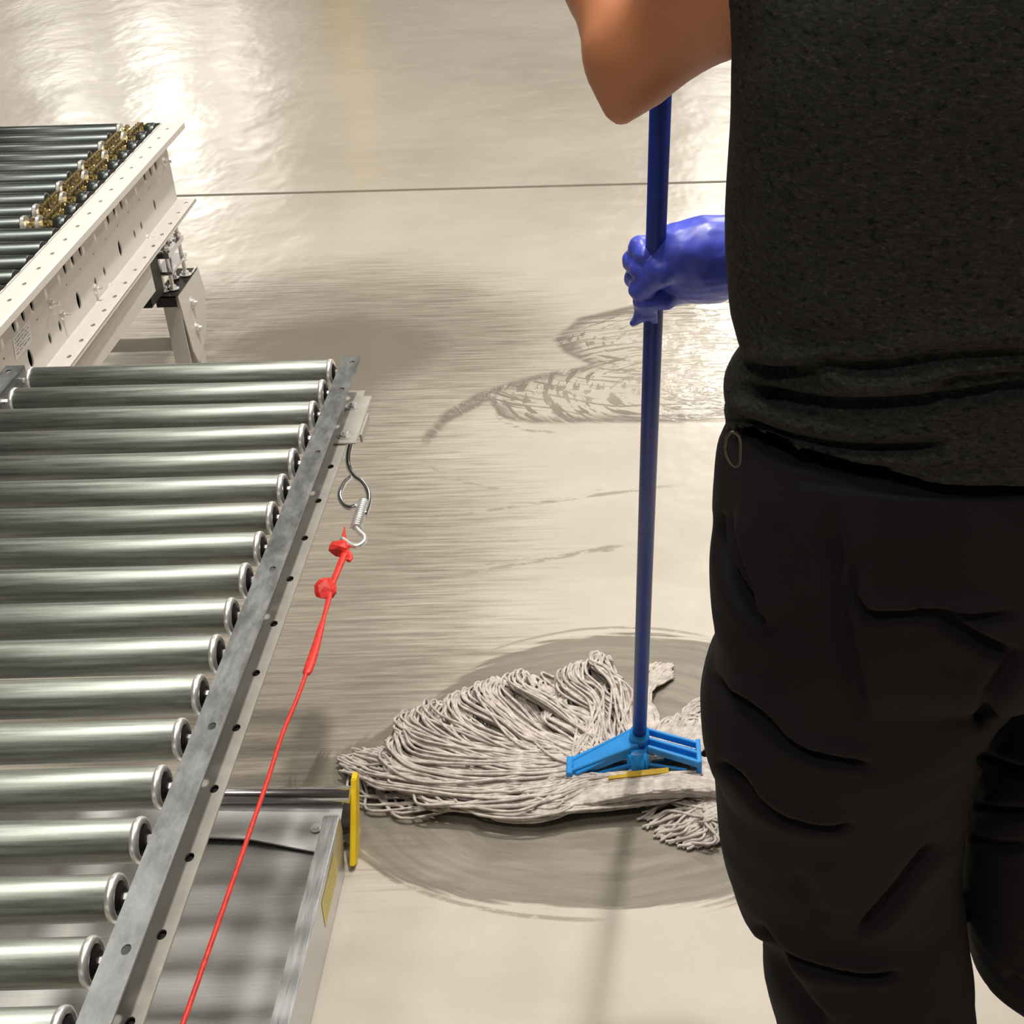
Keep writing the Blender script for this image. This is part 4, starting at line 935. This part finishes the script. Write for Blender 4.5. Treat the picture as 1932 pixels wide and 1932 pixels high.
V1, Q1 = surface_nets(f_body, (-.10, .80, .92), (.60, 1.47, 1.83), .0068); V1 = relax(V1, Q1, 1)
bo = link('body', mesh_np('body', V1, Q1), M['skin'], pn, True); bo['label'] = 'bare brown skinned arm with bent elbow'
def f_hair(X, Y, Z):
    return np.maximum(ell(X, Y, Z, HC_ + (0, -.006, .012), (.084, .106, .116)), np.maximum(HC_[2] - .055 - Z, (Y - HC_[1] - .05) - (Z - HC_[2] - .03) * .9))
Vh, Qh = surface_nets(f_hair, HC_ - .14, HC_ + .15, .006); link('hair', mesh_np('hair', Vh, Qh), M['rubber'], bo, True)
# ---- gloved hand
HG = HB + hd * 0
def hp_(x, y, dy=0):
    """point near the handle: picture point at the handle's own depth plus dy"""
    d = ray(x, y); n = np.array([0, hd[2], -hd[1]]); t_ = ((HB - EYE) @ n) / (d @ n); p = EYE + t_ * d; k = (p[1] + dy) / p[1]; return EYE + (p - EYE) * k
def f_glove(X, Y, Z):
    c = lambda a, b, ra, rb: cone(X, Y, Z, hp_(*a), hp_(*b), ra, rb)
    d = c((1395, 480, .02), (1320, 492, .012), .046, .041)                      # cuff and wrist
    d = smin(d, c((1320, 476, .010), (1276, 474, .006), .038, .030), .02)         # heel of the hand
    d = smin(d, c((1345, 528, .020), (1285, 535, .016), .026, .022), .02)         # lower palm edge
    d = smin(d, c((1320, 500, .018), (1270, 505, .018), .032, .028), .02)
    # thumb lies diagonally over the near side of the handle
    d = smin(d, smin(c((1290, 480, -.006), (1245, 512, -.020), .0225, .0170), c((1245, 512, -.020), (1208, 545, -.016), .0165, .0135), .006), .005)
    # fingers close round the far side and come forward at the left
    for (y0, y1, y2, xl0, r0, tipx, tdy) in ((462, 468, 482, 1203, .0125, 1214, -.004), (482, 492, 508, 1192, .0125, 1206, -.010), (512, 524, 538, 1196, .0125, 1210, -.014)):
        f_ = smin(c((1272, y0, .026), (1238, y0, .030), r0, r0), c((1238, y0, .030), (xl0 + 4, y1, .014), r0, r0), .006)
        f_ = smin(f_, c((xl0 + 4, y1, .014), (tipx, y2, tdy), r0, r0 * .9), .005)
        d = smin(d, f_, .002)
    # little finger crosses in front below the thumb
    f_ = smin(c((1290, 548, .014), (1255, 562, -.012), .014, .0125), c((1255, 562, -.012), (1214, 566, -.018), .0125, .0115), .005)
    d = smin(d, f_, .002)
    # slack tip of the glove
    f_ = smin(c((1212, 568, -.010), (1212, 592, -.010), .011, .008), c((1212, 592, -.010), (1194, 610, -.008), .008, .0045), .006)
    f_ = smin(f_, c((1225, 580, -.012), (1235, 604, -.011), .009, .005), .006)
    return smin(d, f_, .006)
g0 = hp_(1280, 510)
Vg, Qg = surface_nets(f_glove, g0 - (.10, .075, .11), g0 + (.12, .085, .09), .0026); Vg = relax(Vg, Qg, 1); Ng = normals(Vg, Qg)
Vg += Ng * (.0007 * noise3(Vg, 160, 3) + .0005 * noise3(Vg * (1, 1, 3), 120, 4))[:, None]
gl = link('glove', mesh_np('glove', Vg, Qg), M['glove'], pn, True); gl['label'] = 'blue nitrile glove gripping the handle'
# the other hand: the mirrored grip, at the top of the handle
off = HANDL - (HB + hd * ((g0 - HB) @ hd)); Vm = Vg.copy(); xc = (HB + hd * ((g0 - HB) @ hd))[0]; Vm[:, 0] = 2 * xc - Vm[:, 0]; Vm += off
ang = -1.15; ce = np.array([HANDL[0], HANDL[1]]); q_ = Vm[:, :2] - ce; Vm[:, :2] = ce + np.stack([q_[:, 0] * math.cos(-ang) - q_[:, 1] * math.sin(-ang), q_[:, 0] * math.sin(-ang) + q_[:, 1] * math.cos(-ang)], 1)
link('glove', mesh_np('glove', Vm, Qg[:, ::-1]), M['glove'], pn, True)
print('EL', EL, 'WL', WL, 'HANDL', HANDL, 'WR', WR, 'yarn', len(me.vertices))
